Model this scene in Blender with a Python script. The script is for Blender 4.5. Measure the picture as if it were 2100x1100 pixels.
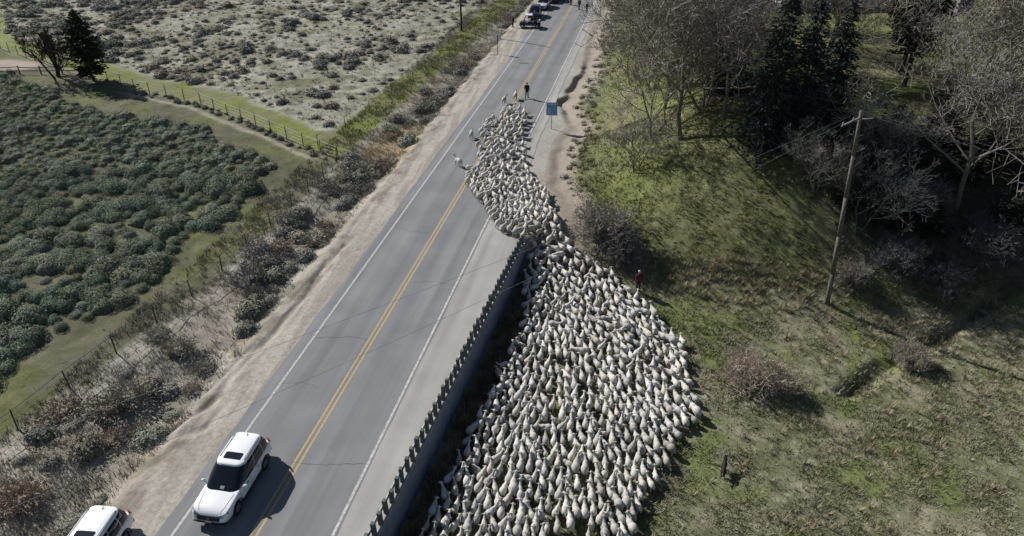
import bpy, bmesh, math, random
import numpy as np
from mathutils import Vector, Matrix

# ------------------------------------------------------------------ scene, camera, sky, sun
scene = bpy.context.scene
for o in list(bpy.data.objects):
    bpy.data.objects.remove(o)
COL = scene.collection
rng = np.random.default_rng(11)
random.seed(11)

CAM = (15.45, 0.0, 27.0)
PITCH = math.radians(31.4)
YAW = math.radians(11.3)
FOC = 1500.0                      # focal length in units of a 2100 px wide frame
cam_d = bpy.data.cameras.new('camera')
cam_d.sensor_fit = 'HORIZONTAL'
cam_d.sensor_width = 36.0
cam_d.lens = FOC / 2100.0 * 36.0
cam_d.clip_start = 0.5
cam_d.clip_end = 8000
cam = bpy.data.objects.new('camera', cam_d)
cam.location = CAM
cam.rotation_euler = (math.pi / 2 - PITCH, 0, YAW)
COL.objects.link(cam)
scene.camera = cam

SUN_EL = math.radians(35.0)
to_sun = Vector((-0.895, 0.445, 0)).normalized()
sun_vec = Vector((to_sun.x * math.cos(SUN_EL), to_sun.y * math.cos(SUN_EL), math.sin(SUN_EL)))
world = bpy.data.worlds.new('World')
scene.world = world
world.use_nodes = True
wn = world.node_tree.nodes
wl = world.node_tree.links
bg = wn['Background']
sky = wn.new('ShaderNodeTexSky')
sky.sky_type = 'NISHITA'
sky.sun_disc = False
sky.sun_elevation = SUN_EL
sky.sun_rotation = math.atan2(to_sun.x, to_sun.y)
sky.air_density = 1.0
sky.dust_density = 0.6
wl.new(sky.outputs[0], bg.inputs[0])
bg.inputs[1].default_value = 0.05
sun_d = bpy.data.lights.new('sun', 'SUN')
sun_d.energy = 5.0
sun_d.angle = math.radians(0.53)
sun_d.color = (1.0, 0.97, 0.925)
sun = bpy.data.objects.new('sun', sun_d)
sun.rotation_euler = (-sun_vec).to_track_quat('-Z', 'Y').to_euler()
COL.objects.link(sun)
vs = scene.view_settings
vs.view_transform = 'Standard'
vs.look = 'None'
vs.exposure = 0.33
vs.gamma = 1.0
scene.cycles.max_bounces = 5

# ------------------------------------------------------------------ helpers
def proj(x, y, z):
    """picture position (2100 x 1100) of a world point: used only to leave out what the camera never sees"""
    dx, dy, dz = x - CAM[0], y - CAM[1], z - CAM[2]
    r = dx * math.cos(YAW) + dy * math.sin(YAW)
    fw = -dx * math.sin(YAW) + dy * math.cos(YAW)
    d = fw * math.cos(PITCH) - dz * math.sin(PITCH)
    u = fw * math.sin(PITCH) + dz * math.cos(PITCH)
    return 1050 + FOC * r / d, 550 - FOC * u / d, d

def inframe(x, y, z, m=60):
    px, py, d = proj(x, y, z)
    return (px > -m) & (px < 2100 + m) & (py > -m) & (py < 1100 + m) & (d > 1)

def ss(a, b, x):
    t = np.clip((x - a) / (b - a), 0, 1)
    return t * t * (3 - 2 * t)

def vnoise(x, y, seed=0):
    x = np.asarray(x, float); y = np.asarray(y, float)
    xi = np.floor(x).astype(np.int64); yi = np.floor(y).astype(np.int64)
    fx = x - xi; fy = y - yi
    fx = fx * fx * (3 - 2 * fx); fy = fy * fy * (3 - 2 * fy)
    def h(a, b):
        n = (a * 374761393 + b * 668265263 + seed * 974634777) & 0xffffffff
        n = ((n ^ (n >> 13)) * 1274126177) & 0xffffffff
        n = n ^ (n >> 16)
        return (n & 0xffff) / 65535.0
    a = h(xi, yi); b = h(xi + 1, yi); c = h(xi, yi + 1); d = h(xi + 1, yi + 1)
    return (a * (1 - fx) + b * fx) * (1 - fy) + (c * (1 - fx) + d * fx) * fy

def fbm(x, y, seed=0, octv=4):
    s = 0; a = 0.5; t = 0
    for i in range(octv):
        s = s + a * vnoise(x * 2 ** i + 17.3 * i, y * 2 ** i - 9.1 * i, seed + i)
        t += a; a *= 0.5
    return s / t

def poly_dist(x, y, pts):
    """distance to a polyline"""
    x = np.asarray(x, float); y = np.asarray(y, float)
    best = np.full(np.broadcast(x, y).shape, 1e9)
    for (x0, y0), (x1, y1) in zip(pts[:-1], pts[1:]):
        dx, dy = x1 - x0, y1 - y0
        t = np.clip(((x - x0) * dx + (y - y0) * dy) / (dx * dx + dy * dy), 0, 1)
        best = np.minimum(best, np.hypot(x - x0 - t * dx, y - y0 - t * dy))
    return best

def lin(r, g, b):
    return (r, g, b, 1.0)

MATS = {}
def mat(name, color=(0.5, 0.5, 0.5), rough=0.85, metal=0.0, attr=False, var=0.0, vscale=6.0, bump=0.0, bscale=30.0,
        spec=0.3, objcol=False, detail=4.0, coat=0.0, vdark=None):
    if name in MATS:
        return MATS[name]
    m = bpy.data.materials.new(name)
    m.use_nodes = True
    nt = m.node_tree; N = nt.nodes; L = nt.links
    b = N['Principled BSDF']
    b.inputs['Roughness'].default_value = rough
    b.inputs['Metallic'].default_value = metal
    b.inputs['Specular IOR Level'].default_value = spec
    b.inputs['Coat Weight'].default_value = coat
    if attr:
        a = N.new('ShaderNodeAttribute'); a.attribute_name = 'Col'
        out = a.outputs['Color']
    else:
        a = N.new('ShaderNodeRGB'); a.outputs[0].default_value = lin(*color)
        out = a.outputs[0]
    if objcol:
        oi = N.new('ShaderNodeObjectInfo')
        mx = N.new('ShaderNodeMix'); mx.data_type = 'RGBA'; mx.blend_type = 'MULTIPLY'
        mx.inputs[0].default_value = 1.0
        L.new(out, mx.inputs[6]); L.new(oi.outputs['Color'], mx.inputs[7])
        out = mx.outputs[2]
    tc = N.new('ShaderNodeTexCoord')
    if var > 0:
        n = N.new('ShaderNodeTexNoise'); n.inputs['Scale'].default_value = vscale
        n.inputs['Detail'].default_value = detail; n.inputs['Roughness'].default_value = 0.65
        L.new(tc.outputs['Object'], n.inputs['Vector'])
        mr = N.new('ShaderNodeMapRange')
        mr.inputs['From Min'].default_value = 0.3; mr.inputs['From Max'].default_value = 0.7
        mr.inputs['To Min'].default_value = 1 - var; mr.inputs['To Max'].default_value = 1 + var
        L.new(n.outputs[0], mr.inputs['Value'])
        mx = N.new('ShaderNodeMix'); mx.data_type = 'RGBA'; mx.blend_type = 'MULTIPLY'
        mx.inputs[0].default_value = 1.0
        L.new(out, mx.inputs[6]); L.new(mr.outputs[0], mx.inputs[7])
        out = mx.outputs[2]
    L.new(out, b.inputs['Base Color'])
    if bump > 0:
        n2 = N.new('ShaderNodeTexNoise'); n2.inputs['Scale'].default_value = bscale
        n2.inputs['Detail'].default_value = 3.0
        L.new(tc.outputs['Object'], n2.inputs['Vector'])
        bp = N.new('ShaderNodeBump'); bp.inputs['Strength'].default_value = 1.0
        bp.inputs['Distance'].default_value = bump
        L.new(n2.outputs[0], bp.inputs['Height']); L.new(bp.outputs[0], b.inputs['Normal'])
    MATS[name] = m
    return m

def np_mesh(name, V, F, cols=None, smooth=False):
    V = np.ascontiguousarray(V, dtype=np.float32); F = np.ascontiguousarray(F, dtype=np.int32)
    me = bpy.data.meshes.new(name)
    k = F.shape[1]
    me.vertices.add(len(V)); me.vertices.foreach_set('co', V.ravel())
    me.loops.add(F.size); me.loops.foreach_set('vertex_index', F.ravel())
    me.polygons.add(len(F))
    me.polygons.foreach_set('loop_start', np.arange(len(F), dtype=np.int32) * k)
    me.polygons.foreach_set('use_smooth', np.full(len(F), smooth, dtype=bool))
    me.update(calc_edges=True)
    if cols is not None:
        set_cols(me, cols)
    return me

def set_cols(me, cols):
    c = np.ones((len(me.vertices), 4), dtype=np.float32)
    c[:, :3] = np.asarray(cols)[:, :3]
    at = me.color_attributes.new('Col', 'FLOAT_COLOR', 'POINT')
    at.data.foreach_set('color', c.ravel())

def link(name, me, m=None, parent=None, label=None, cat=None, group=None, kind=None):
    o = bpy.data.objects.new(name, me)
    COL.objects.link(o)
    if m is not None and me is not None and len(me.materials) == 0:
        me.materials.append(m)
    if parent is not None:
        o.parent = parent
    tag(o, label, cat, group, kind)
    return o

def tag(o, label=None, cat=None, group=None, kind=None):
    if label: o['label'] = label
    if cat: o['category'] = cat
    if group: o['group'] = group
    if kind: o['kind'] = kind
    return o

def empty(name, loc, rz=0.0, label=None, cat=None, group=None):
    o = bpy.data.objects.new(name, None)
    o.empty_display_size = 0.2
    o.location = loc; o.rotation_euler = (0, 0, rz)
    COL.objects.link(o)
    return tag(o, label, cat, group)

def copy_tree(o, parent=None):
    c = o.copy(); COL.objects.link(c); c.parent = parent
    for ch in o.children:
        copy_tree(ch, c)
    return c

class MB:
    """collects boxes, bars and tubes into one mesh"""
    def __init__(s):
        s.v = []; s.f = []
    def box(s, x0, x1, y0, y1, z0, z1):
        b = len(s.v)
        s.v += [(x0, y0, z0), (x1, y0, z0), (x1, y1, z0), (x0, y1, z0), (x0, y0, z1), (x1, y0, z1), (x1, y1, z1), (x0, y1, z1)]
        s.f += [tuple(b + i for i in q) for q in ((0, 3, 2, 1), (4, 5, 6, 7), (0, 1, 5, 4), (1, 2, 6, 5), (2, 3, 7, 6), (3, 0, 4, 7))]
        return s
    def quad(s, *p):
        b = len(s.v); s.v += [tuple(q) for q in p]; s.f.append(tuple(range(b, b + len(p)))); return s
    def slab(s, p, n, t):
        """a plate: corner points p pushed out along n by t"""
        n = Vector(n).normalized() * t
        k = len(p); b = len(s.v)
        s.v += [tuple(q) for q in p] + [tuple(Vector(q) + n) for q in p]
        s.f.append(tuple(b + k + i for i in range(k))); s.f.append(tuple(b + i for i in reversed(range(k))))
        for i in range(k):
            j = (i + 1) % k
            s.f.append((b + i, b + j, b + k + j, b + k + i))
        return s
    def tube(s, p0, p1, r0, r1=None, n=8, cap=True):
        r1 = r0 if r1 is None else r1
        p0 = Vector(p0); p1 = Vector(p1); d = (p1 - p0)
        if d.length < 1e-6: return s
        q = d.to_track_quat('Z', 'Y'); b = len(s.v)
        for p, r in ((p0, r0), (p1, r1)):
            for i in range(n):
                a = 2 * math.pi * i / n
                s.v.append(tuple(p + q @ Vector((r * math.cos(a), r * math.sin(a), 0))))
        for i in range(n):
            j = (i + 1) % n
            s.f.append((b + i, b + j, b + n + j, b + n + i))
        if cap:
            s.f.append(tuple(b + i for i in reversed(range(n)))); s.f.append(tuple(b + n + i for i in range(n)))
        return s
    def path(s, pts, r, n=6):
        for a, b in zip(pts[:-1], pts[1:]):
            s.tube(a, b, r, r, n)
        return s
    def mesh(s, name, smooth=False):
        me = bpy.data.meshes.new(name)
        me.from_pydata(s.v, [], s.f); me.update()
        if smooth:
            me.polygons.foreach_set('use_smooth', np.full(len(me.polygons), True))
        return me
    def build(s, name, m, parent=None, smooth=False, bevel=0.0, **kw):
        me = s.mesh(name, smooth)
        o = link(name, me, m, parent, **kw)
        if bevel > 0:
            bv = o.modifiers.new('bevel', 'BEVEL'); bv.width = bevel; bv.segments = 2; bv.limit_method = 'ANGLE'
        return o

def evaluated(me, mods, name):
    """apply modifiers given as (type, {settings}) and return the resulting mesh"""
    t = bpy.data.objects.new('temp', me); COL.objects.link(t)
    for ty, kw in mods:
        md = t.modifiers.new(ty, ty)
        for k, v in kw.items():
            setattr(md, k, v)
    dg = bpy.context.evaluated_depsgraph_get(); dg.update()
    r = bpy.data.meshes.new_from_object(t.evaluated_get(dg)); r.name = name
    bpy.data.objects.remove(t)
    return r

def blob(name, prims, voxel, smooth=4, ratio=1.0):
    """one continuous surface grown from ellipsoids ('e', centre, radii, tilt) and tapered capsules ('c', p0, r0, p1, r1)"""
    bm = bmesh.new()
    for p in prims:
        if p[0] == 'e':
            M = Matrix.Translation(p[1]) @ (Matrix.Rotation(p[3], 4, 'X') if len(p) > 3 else Matrix()) @ Matrix.Diagonal((*p[2], 1))
            bmesh.ops.create_icosphere(bm, subdivisions=3, radius=1.0, matrix=M)
        else:
            _, a, r0, b, r1 = p
            a = Vector(a); b = Vector(b); d = b - a
            q = d.to_track_quat('Z', 'Y').to_matrix().to_4x4()
            if d.length > 1e-5:
                bmesh.ops.create_cone(bm, cap_ends=True, segments=14, radius1=r0, radius2=r1, depth=d.length,
                                      matrix=Matrix.Translation((a + b) / 2) @ q)
            for c, r in ((a, r0), (b, r1)):
                bmesh.ops.create_icosphere(bm, subdivisions=2, radius=r, matrix=Matrix.Translation(c))
    me = bpy.data.meshes.new('t'); bm.to_mesh(me); bm.free()
    mods = [('REMESH', dict(mode='VOXEL', voxel_size=voxel, use_smooth_shade=True))]
    if smooth: mods.append(('SMOOTH', dict(factor=0.5, iterations=smooth)))
    if ratio < 1: mods.append(('DECIMATE', dict(ratio=ratio)))
    r = evaluated(me, mods, name)
    r.polygons.foreach_set('use_smooth', np.full(len(r.polygons), True))
    return r

def coords(me):
    v = np.empty(len(me.vertices) * 3, dtype=np.float32); me.vertices.foreach_get('co', v); return v.reshape(-1, 3)

def tris(me):
    me.calc_loop_triangles()
    t = np.empty(len(me.loop_triangles) * 3, dtype=np.int32); me.loop_triangles.foreach_get('vertices', t); return t.reshape(-1, 3)

# ------------------------------------------------------------------ the land
GULLY = [(10.2, 48), (8.6, 54), (6.6, 58.5), (6.1, 63.6), (6.0, 67.1), (6.1, 69.5), (6.7, 72.5), (5.6, 76), (4.5, 80.3), (5.1, 82.2), (4.8, 84.2), (5.5, 87.0),
         (5.5, 89.3), (5.9, 91.2), (5.5, 97.9), (4.9, 108.3), (4.7, 124.2), (4.7, 200)]
GX = np.array([p[0] for p in GULLY]); GY = np.array([p[1] for p in GULLY])
RUTS = [[(-6.1, 40.4), (-6.2, 34.8), (-6.3, 32.2), (-6.6, 29.4), (-6.6, 28.2), (-6.5, 27.1), (-6.9, 25.7), (-7.6, 24.7), (-8.1, 23.9)],
        [(-5.8, 25.9), (-5.9, 24.6), (-6.6, 24.0), (-7.3, 23.5)], [(-6.9, 31.5), (-7.2, 29.0), (-7.6, 27.2), (-8.4, 25.5)],
        [(-6.2, 44.5), (-6.5, 41), (-6.4, 39)]]
DITCH = [(28.6, 37.0), (30.7, 39.1), (32.7, 41.5), (35.8, 44.2), (38.7, 46.8), (41.2, 48.9)]
FENCE_B = [(-110, 102), (-75, 87), (-43, 73.5), (-35, 71.5), (-22, 64.2), (-13, 59)]
def fence_b(x):
    return np.interp(x, [p[0] for p in FENCE_B], [p[1] for p in FENCE_B])
def rail_x(y):
    return 5.0 + (y - 19.4) * 0.058
def sage_edge(y):
    return np.interp(y, [0, 22, 30, 35, 44, 56, 66], [-24, -21, -19.0, -17.2, -17.3, -18.2, -19])
def hill_base(x):
    return np.interp(x, [8, 10, 14, 17, 22, 45, 60], [58, 54, 49.5, 48, 47, 47, 47])

def height(x, y, fine=True):
    x = np.asarray(x, float); y = np.asarray(y, float)
    z = np.full(np.broadcast(x, y).shape, -0.03)
    # left verge: flat dirt, shallow ditch, scrub flat
    d = -x - 4.3
    left = ss(0, 2.5, d)
    z = z + left * (-0.10) - 0.45 * ss(2.6, 4.2, d) * (1 - ss(5.0, 8.2, d))
    rough = ss(2.8, 5, d)
    z = z + rough * 0.35 * (fbm(x * .33, y * .33, 3) - .5)
    far = ss(0, 12, y - fence_b(np.minimum(x, -13)) - 4) * ss(12, 18, -x)
    z = z + far * 1.6 * (fbm(x * .07, y * .07, 8, 3) - .5)
    for r in RUTS:
        dd = poly_dist(x, y, r) + 0.30 * (fbm(x * 1.6, y * 1.6, 5, 3) - .5)
        z = z - 0.20 * (1 - ss(-.05, 0.42, dd)) * (.3 + .9 * vnoise(x * .9, y * .5, 6)) * (y < 60)
    # right: retaining wall, low field that climbs to the road beyond the wall's end
    xw = rail_x(y) + 0.12
    w = 0.12 + 4.0 * ss(46.6, 50, y)
    field = -1.9 * (1 - ss(43, 54, y)) - 0.02 * np.clip(x - 7, 0, 20) * (1 - ss(43, 52, y))
    z = z + field * ss(0, 1, (x - xw) / w)
    # hill with the wooded terrace on top
    hb = hill_base(x)
    prof = 6.0 * ss(8.0, 24, x)
    hill = prof * ss(-1, 14.5, y - hb + 1.5 * (vnoise(x * .15, y * .15, 21) - .5)) + 0.02 * np.clip(y - 62, 0, 120) * ss(9, 20, x)
    z = z + hill
    # washed-out edge beside the right shoulder
    gx = np.interp(y, GY, GX) + 0.5 * (vnoise(y * .8 + x * 0, x * 0, 31) - .5) + .3 * (vnoise(y * 2.3 + x * 0, x * 0, 32) - .5)
    on = ss(47, 58, y)
    z = z - np.interp(y, [50, 60, 74, 79, 93, 99, 120], [.16, .24, .22, .46, .42, .22, .15]) * (.6 + .7 * vnoise(x * 0, y * .35, 33)) * on * ss(0, np.interp(y, [50, 74, 79, 93, 99], [1.3, 1.1, .7, .7, 1.1]), x - gx) * (1 - ss(0.5, 2.6 + vnoise(x * 0, y * .2, 4), x - gx))
    z = z - 0.55 * (1 - ss(0.05, 0.9, poly_dist(x, y, DITCH) + .9 * (fbm(x * .9, y * .9, 35, 3) - .5))) 
    if fine:
        off = ss(0.4, 1.8, x - np.where(y < 47, xw, gx))
        z = z + off * (0.10 * (fbm(x * 1.5, y * 1.5, 41, 3) - .5) + 0.5 * (fbm(x * .16, y * .16, 43, 2) - .5) * ss(0, 4, x - xw - 2))
        tussock = ss(0.0, 3.0, y - hb) * ss(9, 12, x) * (1 - ss(60, 68, y))
        z = z + tussock * (0.13 * (vnoise(x * 2.3 + .3 * y, y * 2.3, 51) ** 2) + .12 * vnoise(x * .45 + .2 * y, y * 1.7 + .5 * x, 53))
        z = z + rough * 0.10 * (fbm(x * 1.7, y * 1.7, 45, 3) - .5)
        z = z + ss(.3, 1.5, d) * 0.05 * (fbm(x * 1.6, y * .5, 46, 3) - .5) + ss(1.2, 2.4, d) * (1 - ss(4, 6, d)) * .22 * (fbm(x * 1.3, y * .55, 47, 4) - .5)
    return z

def mixc(a, b, t):
    return a * (1 - t[..., None]) + np.asarray(b) * t[..., None]

def soil(x, y):
    """the ground's own colour: dirt, straw, grass"""
    n1 = fbm(x * .25, y * .25, 101); n2 = fbm(x * .9, y * .9, 103); n3 = fbm(x * 2.6, y * 2.6, 105, 3)
    dirt = np.array([.272, .247, .215]); straw = np.array([.30, .265, .185]); olive = np.array([.092, .092, .055])
    green = np.array([.150, .172, .048]); pale = np.array([.31, .30, .245]); dust = np.array([.33, .315, .29])
    c = np.broadcast_to(straw, x.shape + (3,)).copy()
    # left side
    d = -x - 4.3
    streak = fbm(x * 2.6 + .25 * y, y * .22, 121)
    verge = mixc(np.broadcast_to(dirt, c.shape), [.345, .318, .28], ss(.35, .65, streak))
    verge = mixc(verge, [.20, .172, .142], ss(.52, .68, n2) * ss(1.0, 2.2, d) * .8)
    scrub = mixc(np.broadcast_to(np.array([.305, .285, .243]), c.shape), [.17, .16, .125], ss(.45, .68, n2))
    scrub = mixc(scrub, [.29, .245, .195], ss(.52, .64, n1) * .45)
    c = mixc(verge, scrub, ss(2.2, 3.6, d + 1.6 * (n2 - .5)))
    grass = mixc(np.broadcast_to(olive, c.shape), [.122, .115, .078], ss(.4, .65, n2))
    grass = mixc(grass, green * .85, ss(.52, .7, n1) * .5)
    fx = np.interp(y, [0, 22, 30, 38, 49, 59], [-16.2, -15.7, -14, -13.2, -12.6, -13])
    c = mixc(c, grass, ss(-.4, .6, fx - x + 1.0 * (n2 - .5)) * (1 - ss(-.6, .4, y - fence_b(np.minimum(x, -13)))))
    fb = fence_b(np.minimum(x, -13))
    c = mixc(c, [.27, .25, .20], (1 - ss(.15, .5, np.abs(y - fb + 1.3 + .5 * (n2 - .5)))) * ss(14, 16, -x) * ss(-48, -44, x))
    up = y - fb
    pal = mixc(np.broadcast_to(pale, c.shape), [.20, .195, .145], ss(.36, .66, n2))
    pal = mixc(pal, [.16, .155, .105], ss(.55, .7, n1))
    wide = 4.6 + 3 * (n1 - .5)
    isl = ss(12.2, 13.2, -x)
    c = mixc(c, mixc(np.broadcast_to(green * 1.0, c.shape), [.165, .16, .088], ss(.4, .65, n2)), isl * ss(-.2, .5, up))
    c = mixc(c, pal, isl * ss(wide - .5, wide + 1.0, up) )
    stripx = np.interp(y, [60, 66, 94, 133, 200], [-14.8, -14.6, -13.4, -12.2, -11])
    inst = (1 - ss(1.3, 2.4, np.abs(x - stripx) + 1.2 * (n2 - .5))) * ss(60, 64, y)
    c = mixc(c, mixc(np.broadcast_to(green * .95, c.shape), [.165, .16, .09], ss(.45, .7, n2)), inst)
    gf = ss(-1, 2, -x - 75 - .95 * (y - 90) + 6 * (n1 - .5)) * ss(0, 3, up)
    c = mixc(c, np.array([.17, .20, .06]), gf)
    c = mixc(c, np.array([.33, .28, .235]), ss(0, 2, 3.5 - np.hypot((x + 68) / 2, y - 80.5)))
    # straw gold beside the far left verge
    c = mixc(c, np.array([.31, .245, .155]), (1 - ss(1, 3, np.hypot(x + 9.3, (y - 63) / 3.5) + 1.5 * (n2 - .5))))
    # right side
    R = x > 3.5
    sh = np.broadcast_to(dust, c.shape)
    sh = mixc(sh, [.285, .268, .24], ss(.45, .65, n1) * .7)
    fieldc = mixc(np.broadcast_to(np.array([.145, .148, .082]), c.shape), [.215, .20, .14], ss(.40, .62, n2 * .5 + n1 * .5) * .8)
    fieldc = mixc(fieldc, [.31, .285, .215], ss(.56, .74, n3) * .55)
    fieldc = mixc(fieldc, [.09, .088, .05], ss(.60, .76, fbm(x * 1.7, y * 1.7, 113, 3)) * .7)
    fieldc = mixc(fieldc, [.125, .155, .05], ss(.50, .68, fbm(x * .4, y * .4, 111)) * .8)
    hg = mixc(np.broadcast_to(np.array([.132, .142, .062]), c.shape), [.18, .175, .095], ss(.42, .68, n3) * .7)
    hg = mixc(hg, [.135, .158, .052], ss(0, 5, 6 - np.hypot(x - 14, y - 56)) * .8)
    hb = hill_base(x)
    rc = mixc(fieldc, hg, ss(-.6, 1.2, y - hb + 1.5 * (n2 - .5)) * ss(8.5, 10.5, x))
    rc = mixc(rc, mixc(np.broadcast_to(np.array([.14, .16, .055]), c.shape), [.165, .16, .09], ss(.42, .62, n1)), ss(58, 66, y) * ss(8, 11, x))
    slope_shade = ss(26.0, 31.0, x + 2.5 * (n1 - .5)) * ss(0, 2.5, y - hb + 2 * (n2 - .5)) * (1 - ss(60, 66, y - 10 * ss(37, 41, x) + 3 * (n1 - .5)))  # tree shade painted into the slope's ground colour
    rc = mixc(rc, mixc(np.broadcast_to(np.array([.055, .05, .042]), c.shape), [.09, .08, .062], n3), slope_shade * .9)
    gx = np.interp(y, GY, GX)
    bank = ss(-.1, .3, x - gx) * (1 - ss(2.0, 3.6, x - gx + 1.3 * (n2 - .5))) * ss(46, 52, y)
    rc = mixc(rc, mixc(np.broadcast_to(np.array([.335, .302, .258]), c.shape), [.25, .222, .18], n3), bank)
    xw = rail_x(y) + .42
    lim = np.where(y < 47, xw, np.interp(y, GY, GX))
    rc = mixc(rc, sh, (1 - ss(-.05, .25, x - lim)))
    trod = (1 - ss(0, 3.0, poly_dist(x, y, [(9, 50), (8, 54), (6.5, 57)]) - 1.2))
    rc = mixc(rc, [.27, .235, .19], trod * .8)
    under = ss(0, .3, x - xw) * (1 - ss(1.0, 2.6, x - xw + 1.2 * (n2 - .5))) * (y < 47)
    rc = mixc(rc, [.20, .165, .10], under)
    c = np.where(R[..., None], rc, c)
    return c * (0.86 + 0.28 * n3)[..., None]

def axis(parts):
    out = [np.arange(a, b, s) for a, b, s in parts]
    return np.concatenate(out)
def grow(start, end, first, k=1.22):
    r = []; s = first; v = start
    while abs(v) < abs(end):
        v = v + math.copysign(s, end); s *= k; r.append(v)
    return np.array(r)
ax = axis([(-120, -62, .8), (-62, -20, .42), (-20, -8.6, .26), (-8.6, -4.2, .09), (-4.2, 4.2, .6), (4.2, 8.4, .12), (8.4, 46, .24), (46, 80, .5)])
ax = np.concatenate([grow(-120, -3000, 1.0)[::-1], ax, grow(80, 3000, .8)])
ay = axis([(6, 14, 1.0), (14, 66, .24), (66, 100, .34), (100, 150, .55)])
ay = np.concatenate([grow(6, -3000, 1.5)[::-1] if False else np.array([-3000, -1200, -500, -200, -90, -40, -18, -6, 0.0]), ay, grow(150, 3500, .9)])
GXX, GYY = np.meshgrid(ax, ay)
ZZ = height(GXX, GYY)
nx, ny = len(ax), len(ay)
idx = np.arange(nx * ny).reshape(ny, nx)
Fq = np.stack([idx[:-1, :-1].ravel(), idx[:-1, 1:].ravel(), idx[1:, 1:].ravel(), idx[1:, :-1].ravel()], 1)
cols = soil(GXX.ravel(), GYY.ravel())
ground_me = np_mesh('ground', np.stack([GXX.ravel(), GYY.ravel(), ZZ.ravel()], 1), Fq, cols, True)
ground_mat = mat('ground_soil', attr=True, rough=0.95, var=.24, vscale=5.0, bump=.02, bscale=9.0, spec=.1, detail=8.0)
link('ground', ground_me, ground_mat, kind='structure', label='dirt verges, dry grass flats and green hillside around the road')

def H(x, y):
    return float(height(np.array([x]), np.array([y]))[0])
# wall line sits a little inside the terrain step
# ------------------------------------------------------------------ road
def asphalt_material(name='asphalt', lo=(.150, .153, .160, 1), hi=(.228, .230, .234, 1)):
    m = mat(name, (.2, .2, .2), rough=.9, spec=.2)
    N = m.node_tree.nodes; L = m.node_tree.links; b = N['Principled BSDF']
    tc = N.new('ShaderNodeTexCoord')
    mp = N.new('ShaderNodeMapping'); mp.inputs['Scale'].default_value = (1.1, .035, 1)
    n1 = N.new('ShaderNodeTexNoise'); n1.inputs['Scale'].default_value = 1.0; n1.inputs['Detail'].default_value = 5
    L.new(tc.outputs['Object'], mp.inputs[0]); L.new(mp.outputs[0], n1.inputs['Vector'])
    n2 = N.new('ShaderNodeTexNoise'); n2.inputs['Scale'].default_value = 26; n2.inputs['Detail'].default_value = 6
    n2.inputs['Roughness'].default_value = .8
    L.new(tc.outputs['Object'], n2.inputs['Vector'])
    n3 = N.new('ShaderNodeTexNoise'); n3.inputs['Scale'].default_value = .35; n3.inputs['Detail'].default_value = 6
    L.new(tc.outputs['Object'], n3.inputs['Vector'])
    r = N.new('ShaderNodeValToRGB')
    r.color_ramp.elements[0].position = .3; r.color_ramp.elements[0].color = lo
    r.color_ramp.elements[1].position = .72; r.color_ramp.elements[1].color = hi
    L.new(n1.outputs[0], r.inputs[0])
    prev = r.outputs[0]
    for n, lo, hi in ((n2, .80, 1.2), (n3, .9, 1.1)):
        mr = N.new('ShaderNodeMapRange'); mr.inputs['From Min'].default_value = .3; mr.inputs['From Max'].default_value = .7
        mr.inputs['To Min'].default_value = lo; mr.inputs['To Max'].default_value = hi
        L.new(n.outputs[0], mr.inputs['Value'])
        mx = N.new('ShaderNodeMix'); mx.data_type = 'RGBA'; mx.blend_type = 'MULTIPLY'; mx.inputs[0].default_value = 1
        L.new(prev, mx.inputs[6]); L.new(mr.outputs[0], mx.inputs[7]); prev = mx.outputs[2]
    L.new(prev, b.inputs['Base Color'])
    bp = N.new('ShaderNodeBump'); bp.inputs['Distance'].default_value = .006
    L.new(n2.outputs[0], bp.inputs['Height']); L.new(bp.outputs[0], b.inputs['Normal'])
    return m

def worn_material(name, color, under=(.19, .192, .197), scale=7, cover=.42):
    m = mat(name, color, rough=.8)
    N = m.node_tree.nodes; L = m.node_tree.links; b = N['Principled BSDF']
    tc = N.new('ShaderNodeTexCoord')
    n = N.new('ShaderNodeTexNoise'); n.inputs['Scale'].default_value = scale; n.inputs['Detail'].default_value = 6
    n.inputs['Roughness'].default_value = .7
    L.new(tc.outputs['Object'], n.inputs['Vector'])
    r = N.new('ShaderNodeValToRGB')
    r.color_ramp.elements[0].position = cover - .08; r.color_ramp.elements[0].color = (*under, 1)
    r.color_ramp.elements[1].position = cover + .12; r.color_ramp.elements[1].color = (*color, 1)
    L.new(n.outputs[0], r.inputs[0]); L.new(r.outputs[0], b.inputs['Base Color'])
    return m

def strip(name, xl, xr, y0, y1, z, m, parent=None, step=.4, **kw):
    ys = np.concatenate([np.arange(y0, min(y1, 140), step), np.linspace(min(y1, 140), y1, 12)[:]]) if y1 > 140 else np.linspace(y0, y1, max(2, int((y1 - y0) / step) + 1))
    a = np.stack([xl(ys), ys, np.full(len(ys), z)], 1); b_ = np.stack([xr(ys), ys, np.full(len(ys), z)], 1)
    n = len(ys); i = np.arange(n - 1)
    F = np.stack([i, n + i, n + i + 1, i + 1], 1)
    return link(name, np_mesh(name, np.concatenate([a, b_]), F), m, parent, **kw)

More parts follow.
